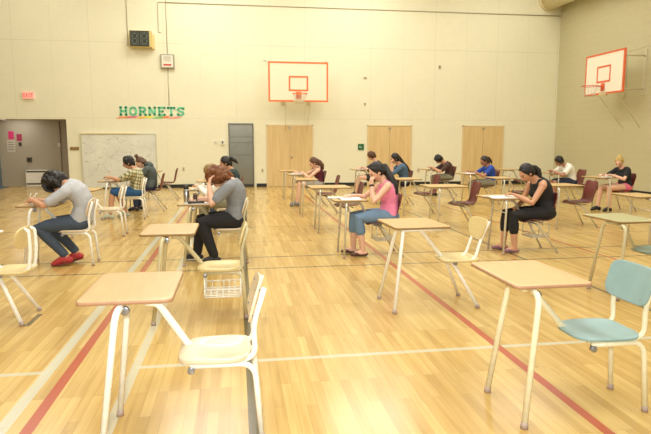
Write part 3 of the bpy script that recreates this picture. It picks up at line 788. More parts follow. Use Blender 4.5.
def person(label, x, y, rz, S, group='people writing at the desks'):
    t = empty('person', (x, y, 0), math.radians(rz), label, 'person', group)
    k = S.get('k', 1.); fem = S.get('fem', 0); skin = S['skin']
    H = V((S['hip'][0], 0, S['hip'][1])); C = V((S['c7'][0], S.get('c7y', 0), S['c7'][1]))
    ax = (C-H); up = ax.normalized(); back = V((up.z, 0, -up.x)); ctrl = (H+C)/2+back*S.get('bulge', .08)
    sp = lambda u: H*(1-u)**2+ctrl*2*u*(1-u)+C*u*u
    tg = lambda u: ((ctrl-H)*(1-u)+(C-ctrl)*u).normalized()
    Ly = V((0, 1, 0))
    prof = [(-.13, .10, .07), (-.06, .145, .10), (.03, .162+.012*fem, .113), (.16, .156, .110), (.34, .140-.016*fem, .098), (.52, .146-.012*fem, .104), (.70, .160-.012*fem, .112), (.84, .160-.012*fem, .100), (.94, .115, .078), (1.0, .066, .058), (1.05, .05, .05)]
    def torso(bm, lo, hi, g, top=None):
        secs = []
        us = [lo]+[p[0] for p in prof if lo < p[0] < hi]+[hi]
        for u in us:
            for (a, ra, da), (b, rb, db) in zip(prof, prof[1:]):
                if a <= u <= b:
                    f = (u-a)/(b-a); rl = ra+(rb-ra)*f; rd = da+(db-da)*f; break
            T = tg(u); D = T.cross(Ly).normalized()
            secs.append((sp(u), Ly*(rl*k+g), D*(rd*k+g)))
        loft(bm, secs)
    sh = S.get('sh', .182-.02*fem)*1.
    up9 = tg(.88); fw9 = up9.cross(Ly).normalized()
    SH = [sp(.87)+Ly*s*sh+fw9*S.get('roll', .035) for s in (-1, 1)]
    WR = [V(S['wl']), V(S['wr'])]; la, lf = S.get('la', .285), S.get('lf', .25)
    poles = [S.get('pl', (.35, -.75, -.5)), S.get('pr', (.35, .75, -.5))]
    EL = [ik(SH[i], WR[i], la, lf, poles[i]) for i in (0, 1)]
    HJ = [H+V((-.035, s*.088, -.010)) for s in (-1, 1)]
    KN = [V(S['kl']), V(S['kr'])]; AN = [V(S['al']), V(S['ar'])]
    def arm(bm, i, g, frac=2.):
        P = [SH[i], SH[i].lerp(EL[i], .35), SH[i].lerp(EL[i], .75), EL[i], EL[i].lerp(WR[i], .3), EL[i].lerp(WR[i], .7), WR[i]]
        R = [.053, .047, .041, .039, .040, .033, .026]; R = [r*k*(1-.10*fem)+g for r in R]; F = [0, .35, .75, 1, 1.3, 1.7, 2]
        pts, rs = [], []
        for a, (p, r, f) in enumerate(zip(P, R, F)):
            if f <= frac: pts.append(p); rs.append(r)
            else:
                u = (frac-F[a-1])/(f-F[a-1]); pts.append(P[a-1].lerp(p, u)); rs.append(R[a-1]+(r-R[a-1])*u); break
        tube(bm, pts, rs, 14, True)
    def legp(bm, i, g, frac=2., flare=0.):
        P = [HJ[i]+V((.03, 0, 0)), HJ[i].lerp(KN[i], .35), HJ[i].lerp(KN[i], .75), KN[i], KN[i].lerp(AN[i], .28), KN[i].lerp(AN[i], .65), AN[i]]
        R = [.086, .080, .065, .058, .056, .045, .036]; R = [r*k+g for r in R]; F = [0, .35, .75, 1, 1.28, 1.65, 2]
        pts, rs = [], []
        for a, (p, r, f) in enumerate(zip(P, R, F)):
            if f <= frac: pts.append(p); rs.append(r+flare*max(0, f-1))
            else:
                u = (frac-F[a-1])/(f-F[a-1]); pts.append(P[a-1].lerp(p, u)); rs.append(R[a-1]+(r-R[a-1])*u+flare*max(0, frac-1)); break
        tube(bm, pts, rs, 16, True)
    def rump(bm, g):
        for s in (-1, 1): ell(bm, H+V((.02, s*.075, -.010)), (.105*k+g, .088*k+g, .078*k+g))
    def bust(bm, g):
        if fem:
            T = tg(.66); D = T.cross(Ly).normalized()
            for s in (-1, 1): ell(bm, sp(.64)+D*.085*k+Ly*s*.068, (.058+g, .060+g, .060+g))
    # head frame
    HC = V((S['head'][0], S.get('hy', 0), S['head'][1])); p = math.radians(S.get('pitch', 45)); yaw = math.radians(S.get('yaw', 0))
    Rz = Matrix.Rotation(yaw, 3, 'Z')
    F = Rz @ V((-math.cos(p), 0, -math.sin(p))); U = Rz @ V((-math.sin(p), 0, math.cos(p))); L = U.cross(F)
    HM = Matrix((F, L, U)).transposed(); hk = S.get('hk', 1.)
    def hp(f, l, u): return HC+(F*f+L*l+U*u)*hk
    # ---- body
    bm = bmesh.new(); torso(bm, -.12, 1.04, 0.); rump(bm, -.006); bust(bm, -.004)
    tube(bm, [sp(.90), C, C.lerp(hp(-.03, 0, -.06), .6), hp(-.022, 0, -.05)], [.062*k, .055*k, .050*k, .050*k], 14, True)
    ell(bm, HC, (.098*hk, .077*hk, .118*hk), HM, 30, lambda d, q: head_shape(d, q))
    for s in (-1, 1): ell(bm, hp(-.008, s*.076, -.008), (.019, .010, .031), HM, 10)
    for i, s in ((0, -1), (1, 1)):
        tube(bm, [sp(.86)+Ly*s*.06, sp(.87)+Ly*s*.11, SH[i]], [.062*k, .058*k, .052*k], 14, True)
        arm(bm, i, 0.); legp(bm, i, 0.)
        d = S.get('hd%d' % i); d = V(d) if d else (WR[i]-EL[i]).normalized()+V((-.25, 0, -.02))
        n = V(S.get('hn%d' % i, (0, 0, -1))); tt = V(S.get('ht%d' % i, (-.2, -s*1., .25)))
        hand(bm, WR[i], d, n, tt, S.get('curl%d' % i, .38), .98-.06*fem)
        # foot
        fd = V(S.get('fd', (-1, -.08*s*-1, 0))).normalized(); A = AN[i]
        toe = A+fd*.135; toe.z = S.get('toez', .026); ball = A+fd*.085; ball.z = .5*(A.z-.04)*.3+.034; heel = A-fd*.035; heel.z = max(.036, A.z-.05)
        tube(bm, [heel, A.lerp(ball, .45)-V((0, 0, .014)), ball, toe], [.034, .038, .036, .024], 12, True)
    body = obj('body', bm, [skin, M_eye, M_lip, M_brow], t); voxel(body, .0062, 2, .5)
    me = body.data; iv = HM.transposed()
    for pg in me.polygons:
        q = (iv @ (pg.center-HC))/hk; ay = abs(q.y)
        if q.x > .05:
            if math.hypot((ay-.031)/.015, (q.z-.006)/.0075) < 1: pg.material_index = 1
            elif .014 < ay < .050 and abs(q.z-.028-.06*(.03-abs(ay-.03))) < .0048: pg.material_index = 3
            elif ay < .022 and abs(q.z+.060) < .0065: pg.material_index = 2
    # ---- upper garment
    ug = S['top']; bm = bmesh.new(); g = ug.get('g', .013)
    torso(bm, ug.get('lo', -.04), ug.get('hi', .975), g); bust(bm, g*.8)
    fr = ug['sleeve']
    for i, s in ((0, -1), (1, 1)):
        if fr > 0:
            tube(bm, [sp(.86)+Ly*s*.06, sp(.87)+Ly*s*.11, SH[i]], [.062*k+g, .058*k+g, .052*k+g], 14, True); arm(bm, i, g, fr)
        else: tube(bm, [sp(.80)+Ly*s*.09, sp(.93)+Ly*s*.088], [.055*k+g*.6, .040*k+g*.5], 12, True)
    shirt = obj(ug.get('name', 'shirt'), bm, ug['m'], t); voxel(shirt, .0085, 3, .5)
    if ug.get('hood'):
        bm = bmesh.new(); T = tg(1.); D = T.cross(Ly)
        ell(bm, C-D*.055-T*.01, (.075, .12, .085), Matrix((D, Ly, T)).transposed()); ell(bm, C-D*.02+T*.05, (.085, .095, .05), Matrix((D, Ly, T)).transposed())
        h = obj('hood', bm, ug['m'], shirt); voxel(h, .009, 2)
    # ---- lower garment
    lg = S['bottom']; bm = bmesh.new(); g = lg.get('g', .011); torso(bm, -.125, .14, g-.002); rump(bm, g-.004)
    for i in (0, 1): legp(bm, i, g, lg['len'], lg.get('flare', 0.))
    o = obj(lg.get('name', 'trousers'), bm, lg['m'], t); voxel(o, .0085, 2, .5)
    # ---- shoes
    sm = S['shoe']
    for i, s in ((0, -1), (1, 1)):
        fd = V(S.get('fd', (-1, .08*s, 0))).normalized(); A = AN[i]
        toe = A+fd*.145; toe.z = max(.030, S.get('toez', .03)); ball = A+fd*.085; ball.z = .15*(A.z-.04)+.042; heel = A-fd*.040; heel.z = max(.042, A.z-.048)
        lowcut = S.get('flat', 0)
        bm = bmesh.new()
        if lowcut: tube(bm, [heel-V((0, 0, .012)), A.lerp(ball, .5)*1-V((0, 0, A.lerp(ball, .5).z-.022)), ball-V((0, 0, .010)), toe], [.036, .038, .043, .030], 12, True, .75)
        else: tube(bm, [heel, A.lerp(ball, .35)-V((0, 0, .008)), ball, toe], [.041, .047, .044, .031], 12, True)
        for v in bm.verts: v.co.z = max(.003, v.co.z)
        so = obj('shoe', bm, sm, t); voxel(so, .007, 1)
        if S.get('sole'):
            bm = bmesh.new(); tube(bm, [V((heel.x, heel.y, max(.012, heel.z-.036))), V((ball.x, ball.y, .012)), V((toe.x, toe.y, .012))], [.042, .046, .033], 12, True, .28)
            for v in bm.verts: v.co.z = max(.001, v.co.z)
            obj('sole', bm, S['sole'], so)
    # ---- hair
    hr = S['hair']; bm = bmesh.new(); st = hr['style']; th = hr.get('th', 0.)
    ell(bm, hp(-.024 if st == 'smooth' else -.017, 0, .024), (.098*hk+th, .084*hk+th, .112*hk+th), HM, 24)
    if st == 'smooth':      # hair drawn back over the ears to the nape
        for s in (-1, 1):
            tube(bm, [hp(.035, s*.050, .088), hp(.002, s*.066, .055), hp(-.038, s*.068, .015), hp(-.066, s*.050, -.035)], [.016, .022, .028, .032], 10, True)
        tube(bm, [hp(-.060, 0, .03), hp(-.075, 0, -.04), hp(-.060, 0, -.095)], [.062, .060, .040], 12, True)
    else:
        tube(bm, [hp(-.055, 0, .03), hp(-.068, 0, -.03), hp(-.058, 0, -.075)], [.062, .060, .045], 12, True)
        for s in (-1, 1): tube(bm, [hp(.035, s*.066, .055), hp(.018, s*.074, .015)], [.022, .012], 10, True)
    rnd = random.Random(label)
    if st in ('messy', 'curly', 'short'):
        nn, rr, low = {'messy': (90, .030, -.35), 'curly': (120, .034, -.8), 'short': (50, .018, -.2)}[st]
        c = 0
        while c < nn:
            d = V((rnd.gauss(0, 1), rnd.gauss(0, 1), rnd.gauss(0, 1))).normalized()
            if d.z < low or (d.x > .45 and d.z < .45) or (d.x > .1 and d.z < -.05 and st == 'short'): continue
            c += 1; ell(bm, hp(-.018+d.x*(.098+th), d.y*(.084+th), .022+d.z*(.110+th)), [rr*rnd.uniform(.6, 1.15)]*3, None, 8)
    if st == 'messy':      # fringe hanging over the face
        for a in range(-5, 6):
            l = a*.014; tube(bm, [hp(.055, l, .115), hp(.098, l*1.1, .075), hp(.108, l*1.15, .03), hp(.105, l*1.2, -.005-rnd.random()*.02)], [.022, .020, .015, .006], 8, True)
    for (q0, pts, rs) in hr.get('strands', []):
        tube(bm, [hp(*q) if isinstance(q, tuple) and len(q) == 3 and not q0 else V(q) for q in pts], rs, 12, True)
    ho = obj('hair', bm, hr['m'], t); voxel(ho, hr.get('vox', .008), 1, .5)
    if hr.get('tail'):
        a = hr['tail']; bm = bmesh.new(); pts = [hp(*q) for q in a['head']]+[V(q) for q in a.get('abs', [])]
        tube(bm, pts, a['r'], 12, True); obj('ponytail', bm, hr['m'], ho); voxel(ho.children[0], .008, 2)
    if hr.get('bun'):
        bm = bmesh.new(); ell(bm, hp(*hr['bun']), (.045, .042, .04), HM); ell(bm, hp(*[q*.93 for q in hr['bun']]), (.042, .046, .03), HM); obj('hair_bun', bm, hr['m'], ho)
    if S.get('glasses'):
        bm = bmesh.new()
        for s in (-1, 1):
            tube(bm, [hp(.104, s*.034+.022*math.cos(a*PI/8), .004+.016*math.sin(a*PI/8)) for a in range(17)], .0028, 6); tube(bm, [hp(.102, s*.058, .010), hp(.05, s*.080, .012), hp(-.01, s*.084, .004)], .0028, 6)
        tube(bm, [hp(.106, -.012, .008), hp(.112, 0, .010), hp(.106, .012, .008)], .0028, 6); obj('glasses', bm, mat('black_frames', (.08, .08, .08), .3), t)
    if S.get('band'):
        bm = bmesh.new(); d = (WR[0]-EL[0]).normalized(); q = WR[0]-d*.015; tube(bm, [q-d*.014, q-d*.012, q+d*.012, q+d*.014], [.028, .0315, .0315, .028], 14); obj('bracelet', bm, S['band'], t)
    S['_WR'] = WR; S['_t'] = t
    return t

cl = lambda n, rgb, r=.85: mat(n, rgb, r, var=.07 if r > .8 else .4, scale=18 if r > .8 else 70)
H_black = cl('black_hair', (.11, .095, .085), .5); H_brown = cl('brown_hair', (.36, .24, .15), .55); H_red = cl('auburn_hair', (.45, .26, .11), .55)
H_dark = cl('dark_brown_hair', (.19, .14, .11), .55); H_fair = cl('fair_brown_hair', (.58, .47, .27), .55); H_blond = cl('blond_hair', (.74, .63, .36), .55)
C_grey = cl('grey_cotton', (.71, .72, .735)); C_slate = cl('slate_cotton', (.53, .545, .56)); C_jean = cl('dark_denim', (.26, .31, .37)); C_black = cl('black_cotton', (.12, .12, .125)); C_pink = cl('pink_cotton', (.94, .54, .68))
C_cap = cl('faded_denim', (.44, .55, .66)); C_white = cl('white_cotton', (.93, .92, .87)); C_navy = cl('navy_cotton', (.16, .20, .30)); C_maroon = cl('maroon_cotton', (.36, .13, .17))
C_green = cl('dark_green_cotton', (.20, .26, .25)); C_denim = cl('denim_shirt', (.29, .40, .50)); C_brown = cl('brown_cotton', (.30, .21, .19)); C_blue = cl('royal_blue_cotton', (.16, .30, .66))
C_khaki = cl('grey_khaki', (.53, .52, .42)); C_hood = cl('charcoal_fleece', (.31, .34, .33)); C_short = cl('blue_shorts', (.16, .33, .50)); C_gshort = cl('light_grey_shorts', (.63, .63, .60)); C_char = cl('charcoal_cotton', (.21, .22, .22)); C_hot = cl('hot_pink_shorts', (.90, .45, .55))
S_red = mat('red_canvas_shoe', (.72, .22, .22), .6); S_dark = mat('dark_shoe', (.14, .13, .13), .5); S_brown = mat('brown_sandal', (.34, .22, .18), .5); S_mauve = mat('mauve_sandal', (.55, .38, .44), .5); S_grey = mat('grey_shoe', (.48, .48, .48), .6); S_teal = mat('pale_sneaker', (.72, .76, .68), .6)
S_sole = mat('white_sole', (.90, .88, .82), .6)

# plaid shirt
m, N = new_mat('plaid_cotton', .85); v, o3 = N.xyz()
st = lambda a, per, w: N.math('LESS_THAN', N.math('PINGPONG', a, per), w)
px = st(N.math('ADD', o3[2], N.math('MULTIPLY', o3[0], .25)), .034, .012); pz = st(N.math('ADD', N.math('SUBTRACT', o3[0], N.math('MULTIPLY', o3[2], .25)), o3[1]), .034, .013)
c = N.mix(N.math('MULTIPLY', px, .62), lin((.83, .80, .62)), lin((.22, .26, .18))); c = N.mix(N.math('MULTIPLY', pz, .62), c, lin((.22, .26, .18))); N.l(c, N.b.inputs['Base Color'])
C_plaid = m

def base(**k):
    S = dict(hip=(.50, .53), c7=(.38, .97), head=(.27, 1.10), pitch=45, bulge=.10, wl=(.06, -.06, .782), wr=(.02, .15, .785), kl=(.05, -.12, .515), kr=(.06, .13, .515),
             al=(.06, -.12, .09), ar=(.10, .13, .09), skin=SK_PALE, shoe=S_dark)
    S.update(k); return S
tee = lambda m, s=.62, **k: dict(m=m, sleeve=s, **k)
long_back = lambda r=.05: None

PEOPLE = {}
def P(key, label, x, y, rz=0, **k): PEOPLE[key] = S = base(**k); person(label, x, y, rz, S); return S

P('boy', 'person in grey T-shirt, jeans and red shoes hunched with black hair hanging over the desk', -2.38, 7.35,
  hip=(.455, .53), c7=(.315, 1.00), bulge=.24, head=(.205, 1.005), pitch=76, skin=SK_MID, wl=(-.05, -.06, .80), wr=(-.06, .10, .79), pl=(.1, -.8, -.5), roll=.06,
  kl=(.0, -.12, .485), kr=(.05, .12, .50), al=(.30, -.10, .12), ar=(.38, .08, .13), toez=.03, shoe=S_red, sole=mat('brown_sole', (.45, .20, .17), .6), curl0=.6, hn0=(.1, .8, -.4), ht0=(-.5, .3, .8),
  top=tee(C_grey, .72, lo=-.10, g=.017), bottom=dict(m=C_jean, len=1.93, name='jeans', g=.014),
  hair=dict(style='messy', m=H_black, th=.012, strands=[(0, [(-.06, -.05, .05), (-.02, -.09, -.02), (.03, -.09, -.10)], [.04, .035, .012]), (0, [(-.06, .05, .05), (-.02, .09, -.02), (.03, .09, -.10)], [.04, .035, .012]), (0, [(-.09, 0, .02), (-.10, 0, -.06), (-.08, 0, -.10)], [.06, .05, .03])]))
P('red', 'red haired person in grey T-shirt and black trousers leaning forehead on hand', -.56, 7.20,
  hip=(.53, .545), c7=(.475, 1.03), bulge=.10, head=(.335, 1.055), pitch=64, wl=(.225, -.12, .98), pl=(-.1, -.35, -.9), wr=(.06, .12, .785), hd0=(.15, .25, 1.), hn0=(.9, .3, -.1), ht0=(.2, 1, 0), curl0=.35, roll=.05,
  kl=(.12, -.13, .535), kr=(.11, .13, .53), al=(.27, -.13, .095), ar=(.04, .14, .085), shoe=S_dark, sole=S_sole,
  top=tee(C_slate, .70, lo=-.06, g=.019), bottom=dict(m=C_black, len=1.95, g=.018), k=1.06,
  hair=dict(style='curly', m=H_red, th=.014, vox=.0065, strands=[(0, [(-.05, -.06, .0), (-.06, -.075, -.06), (-.05, -.06, -.12)], [.045, .045, .03]), (0, [(-.05, .06, .0), (-.06, .075, -.06), (-.05, .06, -.12)], [.045, .045, .03]), (0, [(-.09, 0, .0), (-.10, 0, -.06), (-.09, 0, -.12)], [.06, .06, .04])]))
P('pink', 'person in pink tank top and denim capris, black ponytail down the back, chin on hand', 1.48, 7.37, fem=1,
  hip=(.52, .53), c7=(.45, .985), bulge=.09, head=(.355, 1.105), pitch=38, skin=SK_PALE, wl=(.255, -.13, .945), pl=(-.05, -.5, -.9), hd0=(.02, .25, 1.), hn0=(.7, .4, 0), ht0=(.4, .9, 0), curl0=.5, wr=(.03, .14, .785), band=S_dark,
  kl=(.09, -.11, .515), kr=(.07, .11, .515), al=(.15, -.11, .075), ar=(.07, .12, .075), shoe=S_brown, flat=1,
  top=tee(C_pink, 0, name='tank_top', lo=-.06), bottom=dict(m=C_cap, len=1.42, name='capri_jeans', g=.014),
  hair=dict(style='smooth', m=H_black, th=.004, strands=[(0, [(.06, -.055, .07), (.04, -.085, .02), (.02, -.085, -.05)], [.03, .022, .012])],
            tail=dict(head=[(-.10, -.01, .03), (-.135, -.03, .0)], abs=[(.535, -.06, 1.02), (.575, -.08, .93), (.585, -.09, .84), (.555, -.09, .76)], r=[.03, .045, .052, .056, .046, .018])))
P('woman', 'person in black tank top and leggings with black ponytail and sandals', 3.64, 7.30, fem=1, k=1.05,
  hip=(.565, .535), c7=(.425, .985), bulge=.11, head=(.285, 1.075), pitch=42, skin=SK_MID, wl=(.10, -.06, .785), wr=(.22, .12, .60), pl=(.35, -.6, -.7), curl0=.45,
  kl=(.06, -.11, .515), kr=(.07, .12, .515), al=(.09, -.12, .085), ar=(.05, .13, .085), shoe=S_mauve, flat=1,
  top=tee(C_black, 0, name='tank_top', lo=-.09, g=.017), bottom=dict(m=C_black, len=1.50, name='leggings', g=.012),
  hair=dict(style='smooth', m=H_black, th=.005, tail=dict(head=[(-.08, 0, .055)], abs=[(.40, -.01, 1.155), (.44, -.02, 1.12), (.462, -.03, 1.04), (.46, -.03, .96)], r=[.028, .034, .038, .032, .012])))
P('plaid', 'person in glasses and plaid shirt with blue shorts', -2.45, 11.7,
  hip=(.48, .53), c7=(.46, .97), bulge=.08, head=(.355, 1.09), pitch=30, skin=SK_MID, wl=(.0, -.06, .82), wr=(.02, .12, .785), glasses=1,
  kl=(.06, -.12, .53), kr=(.08, .13, .53), al=(-.01, -.13, .095), ar=(.24, .12, .10), shoe=S_teal, top=tee(C_plaid, .8, g=.02, lo=-.10), bottom=dict(m=C_short, len=.93, name='shorts', g=.022), hair=dict(style='short', m=H_black, th=.006))
P('hood', 'person in charcoal hoodie with brown hair bun', -2.25, 13.0, fem=1,
  hip=(.36, .53), c7=(.32, .97), bulge=.10, head=(.175, 1.05), pitch=40, wl=(.0, -.06, .785), top=tee(C_hood, 1.93, name='hoodie', hood=1, g=.024, lo=-.10), bottom=dict(m=C_navy, len=1.93), shoe=S_dark, hair=dict(style='smooth', m=H_brown, bun=(-.03, 0, .165)))
P('blond', 'fair haired person in white top almost hidden behind the red haired one', -.60, 9.40,
  hip=(.46, .53), c7=(.34, .91), head=(.205, 1.01), pitch=48, wl=(.0, -.06, .785), top=tee(C_white, 1.9), bottom=dict(m=C_khaki, len=1.93), shoe=S_grey, hair=dict(style='short', m=H_fair, th=.012))
P('pony', 'person with dark ponytail and dark green shirt before the grey door', -.55, 11.4, fem=1,
  hip=(.50, .53), c7=(.44, .97), head=(.335, 1.09), pitch=28, bulge=.07, skin=SK_MID, top=tee(C_green, .65), bottom=dict(m=C_jean, len=1.93, name='jeans'), hair=dict(style='smooth', m=H_black, th=.006, tail=dict(head=[(-.09, 0, .06), (-.15, 0, .03), (-.19, 0, -.05), (-.21, 0, -.12)], r=[.028, .04, .038, .012])))
P('maroon', 'person with long brown hair and maroon top in grey shorts', 1.42, 13.4, fem=1, k=.95,
  hip=(.50, .53), c7=(.46, .90), head=(.385, 1.01), pitch=35, bulge=.07, wl=(.12, -.06, .785), al=(-.03, -.11, .09), ar=(.0, .12, .09), kl=(.03, -.11, .515), shoe=S_grey, top=tee(C_maroon, 0, name='tank_top', hi=.93), bottom=dict(m=C_gshort, len=.55, name='shorts', g=.016),
  hair=dict(style='smooth', m=H_brown, th=.006, strands=[(0, [(-.08, -.03, .03), (-.12, -.04, -.06), (-.13, -.05, -.16), (-.10, -.05, -.24)], [.05, .055, .05, .02]), (0, [(-.08, .03, .03), (-.12, .04, -.06), (-.13, .05, -.16), (-.10, .05, -.24)], [.05, .055, .05, .02])]))
P('btee', 'person with short brown hair and black shirt and bare legs, before the middle double doors', 3.42, 15.6,
  hip=(.58, .53), c7=(.42, .95), head=(.31, 1.11), pitch=40, bulge=.09, wl=(.13, -.06, .785), kl=(-.06, -.12, .52), kr=(-.03, .13, .52), al=(-.14, -.12, .09), ar=(-.10, .13, .09), shoe=S_dark, top=tee(C_char, .8, g=.018), bottom=dict(m=C_char, len=.6, name='shorts', g=.016), hair=dict(style='short', m=H_brown, th=.010))
P('denim', 'person in denim shirt with very long black hair holding a hand to the mouth', 3.50, 13.3, fem=1,
  hip=(.48, .53), c7=(.37, .97), head=(.25, 1.10), pitch=22, bulge=.08, skin=SK_MID, wl=(.14, -.12, .98), pl=(.0, -.5, -.9), hd0=(.05, .2, 1), hn0=(1, .2, 0), ht0=(.2, 1, 0), curl0=.6, top=tee(C_denim, .95, g=.016), bottom=dict(m=C_black, len=1.93),
  hair=dict(style='smooth', m=H_black, th=.008, strands=[(0, [(-.07, -.03, .06), (-.11, -.03, -.05), (-.14, -.03, -.16), (-.20, -.03, -.30), (-.24, -.02, -.42)], [.06, .06, .06, .055, .02]), (0, [(-.05, -.06, .02), (-.06, -.075, -.08), (-.06, -.07, -.16)], [.04, .035, .012])]))
P('brown', 'person with black hair and brown shirt bent low over the desk', 5.42, 15.4,
  hip=(.50, .53), c7=(.37, .92), head=(.20, 1.01), pitch=58, bulge=.14, skin=SK_MID, wl=(.02, -.06, .785), roll=.06, top=tee(C_brown, .7, g=.016), bottom=dict(m=C_khaki, len=1.93, g=.014), hair=dict(style='short', m=H_black, th=.012))
P('blue', 'person in royal blue T-shirt and khaki trousers with dark ponytail', 5.60, 13.1, fem=1, k=.95,
  hip=(.51, .53), c7=(.43, .93), head=(.335, 1.035), pitch=32, bulge=.07, skin=SK_TAN, wl=(.08, -.06, .785), kl=(.02, -.12, .515), al=(-.02, -.12, .09), top=tee(C_blue, .6), bottom=dict(m=C_khaki, len=1.9, g=.016), shoe=S_grey, hair=dict(style='smooth', m=H_dark, th=.004, tail=dict(head=[(-.09, 0, .05), (-.13, 0, .02), (-.145, 0, -.08), (-.13, 0, -.16)], r=[.026, .034, .030, .010])))
P('white', 'person in white T-shirt and navy shorts with black hair', 7.74, 13.1,
  hip=(.47, .53), c7=(.30, .93), head=(.15, 1.02), pitch=35, bulge=.12, skin=SK_TAN, wl=(-.02, -.06, .785), kl=(.0, -.12, .515), al=(.0, -.12, .09), shoe=S_dark, top=tee(C_white, .75, g=.02, lo=-.08), bottom=dict(m=C_navy, len=.85, name='shorts', g=.02), hair=dict(style='short', m=H_black, th=.008))
P('blonde', 'blond person in black T-shirt and hot pink shorts turned towards the camera', 7.93, 11.3, rz=8, fem=1,
  hip=(.50, .53), c7=(.42, .95), head=(.32, 1.06), pitch=38, yaw=34, bulge=.07, wl=(.12, -.06, .785), pl=(.3, -.9, -.4), kl=(.0, -.11, .52), kr=(-.02, .12, .52), al=(.02, -.11, .09), ar=(-.05, .14, .09), shoe=S_dark, top=tee(C_black, .62), bottom=dict(m=C_hot, len=.14, name='shorts', g=.014), hair=dict(style='smooth', m=H_blond, th=.005, bun=(-.085, 0, .100)))

# ------------------------------------------------------------------ papers and small things on the desks
ZT = .7425
m, N = new_mat('printed_paper', .7); v, o3 = N.xyz()
ln = N.math('MULTIPLY', N.math('LESS_THAN', N.math('PINGPONG', o3[0], .011), .0028), N.math('LESS_THAN', N.math('ABSOLUTE', o3[1]), .085))
ln = N.math('MULTIPLY', ln, N.math('GREATER_THAN', N.noise(N.vec(N.math('MULTIPLY', o3[0], 3.), o3[1], 0.), 34., 1), .42))
N.l(N.mix(N.math('MULTIPLY', ln, .35), (.87, .86, .81), (.35, .35, .35)), N.b.inputs['Base Color'])
M_paper = m
def paper(d, dx, dy, rz, label, w=.216, h=.28, th=.003, spread=False):
    """d = (x, y, rotation) of the desk; sheet centre given in the desk's frame"""
    R = Matrix.Rotation(math.radians(d[2]), 3, 'Z'); p = V((d[0], d[1], ZT))+R @ V((dx, dy, 0))
    t = empty('exam_paper', p, math.radians(d[2]+rz), label, 'paper', 'exam papers on the desks')
    def sheet(y0, y1, lift, name, z0=0):
        bm = bmesh.new(); nx, ny = 6, 8; g = [[], []]
        for l in (0, 1):
            for i in range(nx+1):
                row = []
                for j in range(ny+1):
                    a = i/nx; b = j/ny
                    z = z0+th*l+lift*(1-b)**2 if lift >= 0 else z0+th*l-lift*b**2
                    row.append(bm.verts.new((-h/2+h*a, y0+(y1-y0)*b, z if l else max(0, z-th if False else z))))
                g[l].append(row)
        for l in (0, 1):
            for i in range(nx):
                for j in range(ny): bm.faces.new((g[l][i][j], g[l][i+1][j], g[l][i+1][j+1], g[l][i][j+1]))
        rim = lambda l: [g[l][i][0] for i in range(nx+1)]+[g[l][nx][j] for j in range(1, ny+1)]+[g[l][i][ny] for i in range(nx-1, -1, -1)]+[g[l][0][j] for j in range(ny-1, 0, -1)]
        a, b = rim(0), rim(1)
        for k in range(len(a)): bm.faces.new((a[k], a[(k+1) % len(a)], b[(k+1) % len(a)], b[k]))
        obj(name, bm, M_paper, t)
    if spread:
        sheet(-w, 0, -.012, 'page'); sheet(0, w, .012, 'page')
    else:
        sheet(-w/2, w/2, 0, 'page'); sheet(-w/2+.006, w/2+.004, .006, 'top_page', th)
    return t
paper((-2.38, 7.35, 0), .06, .03, 6, 'white paper under the arms of the person in grey shirt with red shoes')
paper((-.56, 7.20, 0), .06, .02, -4, 'white exam paper in front of the red haired person')
paper((1.48, 7.37, 0), .0, .09, 3, 'open white booklet on the desk of the person in pink', spread=True, th=.012, w=.19)
paper((1.48, 7.37, 0), -.12, .28, -12, 'loose white sheet at the far side of the desk of the person in pink')
paper((3.64, 7.30, 0), -.02, .07, 2, 'long open white booklet on the desk of the person in black tank top', spread=True, th=.010, h=.42, w=.17)
paper((-2.45, 11.7, 0), .02, .0, 8, 'white paper under the hands of the person in plaid')
paper((-.60, 9.40, 0), .0, .0, 0, 'white paper on the hidden desk of the fair haired person')
paper((1.42, 13.4, 0), -.02, .02, 0, 'white paper on the desk of the person in maroon top', th=.012)
paper((3.42, 15.6, 0), .02, .05, -6, 'white paper on the desk of the person in black shirt with bare legs', th=.006)
paper((3.50, 13.3, 0), .0, .02, 0, 'white paper on the desk of the person in denim')
paper((5.42, 15.4, 0), .02, .0, 5, 'white paper under the arms of the person in brown shirt')
paper((5.60, 13.1, 0), .0, .07, 0, 'open white booklet before the person in royal blue', spread=True, th=.010, w=.17)
paper((7.87, 13.1, 0), -.03, .02, 0, 'white booklet before the person in white T-shirt', th=.012)
paper((7.93, 11.3, 10), .06, .03, 4, 'white booklet before the blond person in pink shorts', th=.010)

# things on the red haired person's desk
M_flask = mat('polished_flask', (.72, .71, .68), .18, .95, var=.02)
t = empty('steel_flask', (-.62, 7.22, ZT), 0, 'tall steel flask with black lid on the desk of the red haired person', 'flask')
bm = bmesh.new(); tube(bm, [(0, 0, .012), (0, 0, .02), (0, 0, .165), (0, 0, .178)], [.034, .036, .036, .031], 24); obj('body', bm, M_flask, t)
bm = bmesh.new(); tube(bm, [(0, 0, .176), (0, 0, .182), (0, 0, .215), (0, 0, .222)], [.030, .033, .032, .026], 24); obj('lid', bm, mat('black_lid', (.13, .13, .12), .4), t)
bm = bmesh.new(); tube(bm, [(0, 0, 0), (0, 0, .014)], [.037, .037], 24); obj('base_ring', bm, M_white, t)
t = empty('pencil_case', (-.50, 7.145, ZT), math.radians(4), 'flat dark pencil case lying beside the steel flask', 'pencil case')
bm = bmesh.new(); tube(bm, [(-.10, 0, .017), (-.09, 0, .017), (.09, 0, .017), (.10, 0, .017)], [.010, .022, .022, .010], 14, False, .72); obj('pouch', bm, cl('charcoal_pouch', (.20, .20, .18)), t)
bm = bmesh.new(); tube(bm, [(-.085, 0, .0345), (.085, 0, .0345)], .0025, 6); obj('zip', bm, M_bolt, t)
t = empty('juice_carton', (-.52, 7.28, ZT), math.radians(10), 'small dark drink carton right of the steel flask', 'carton')
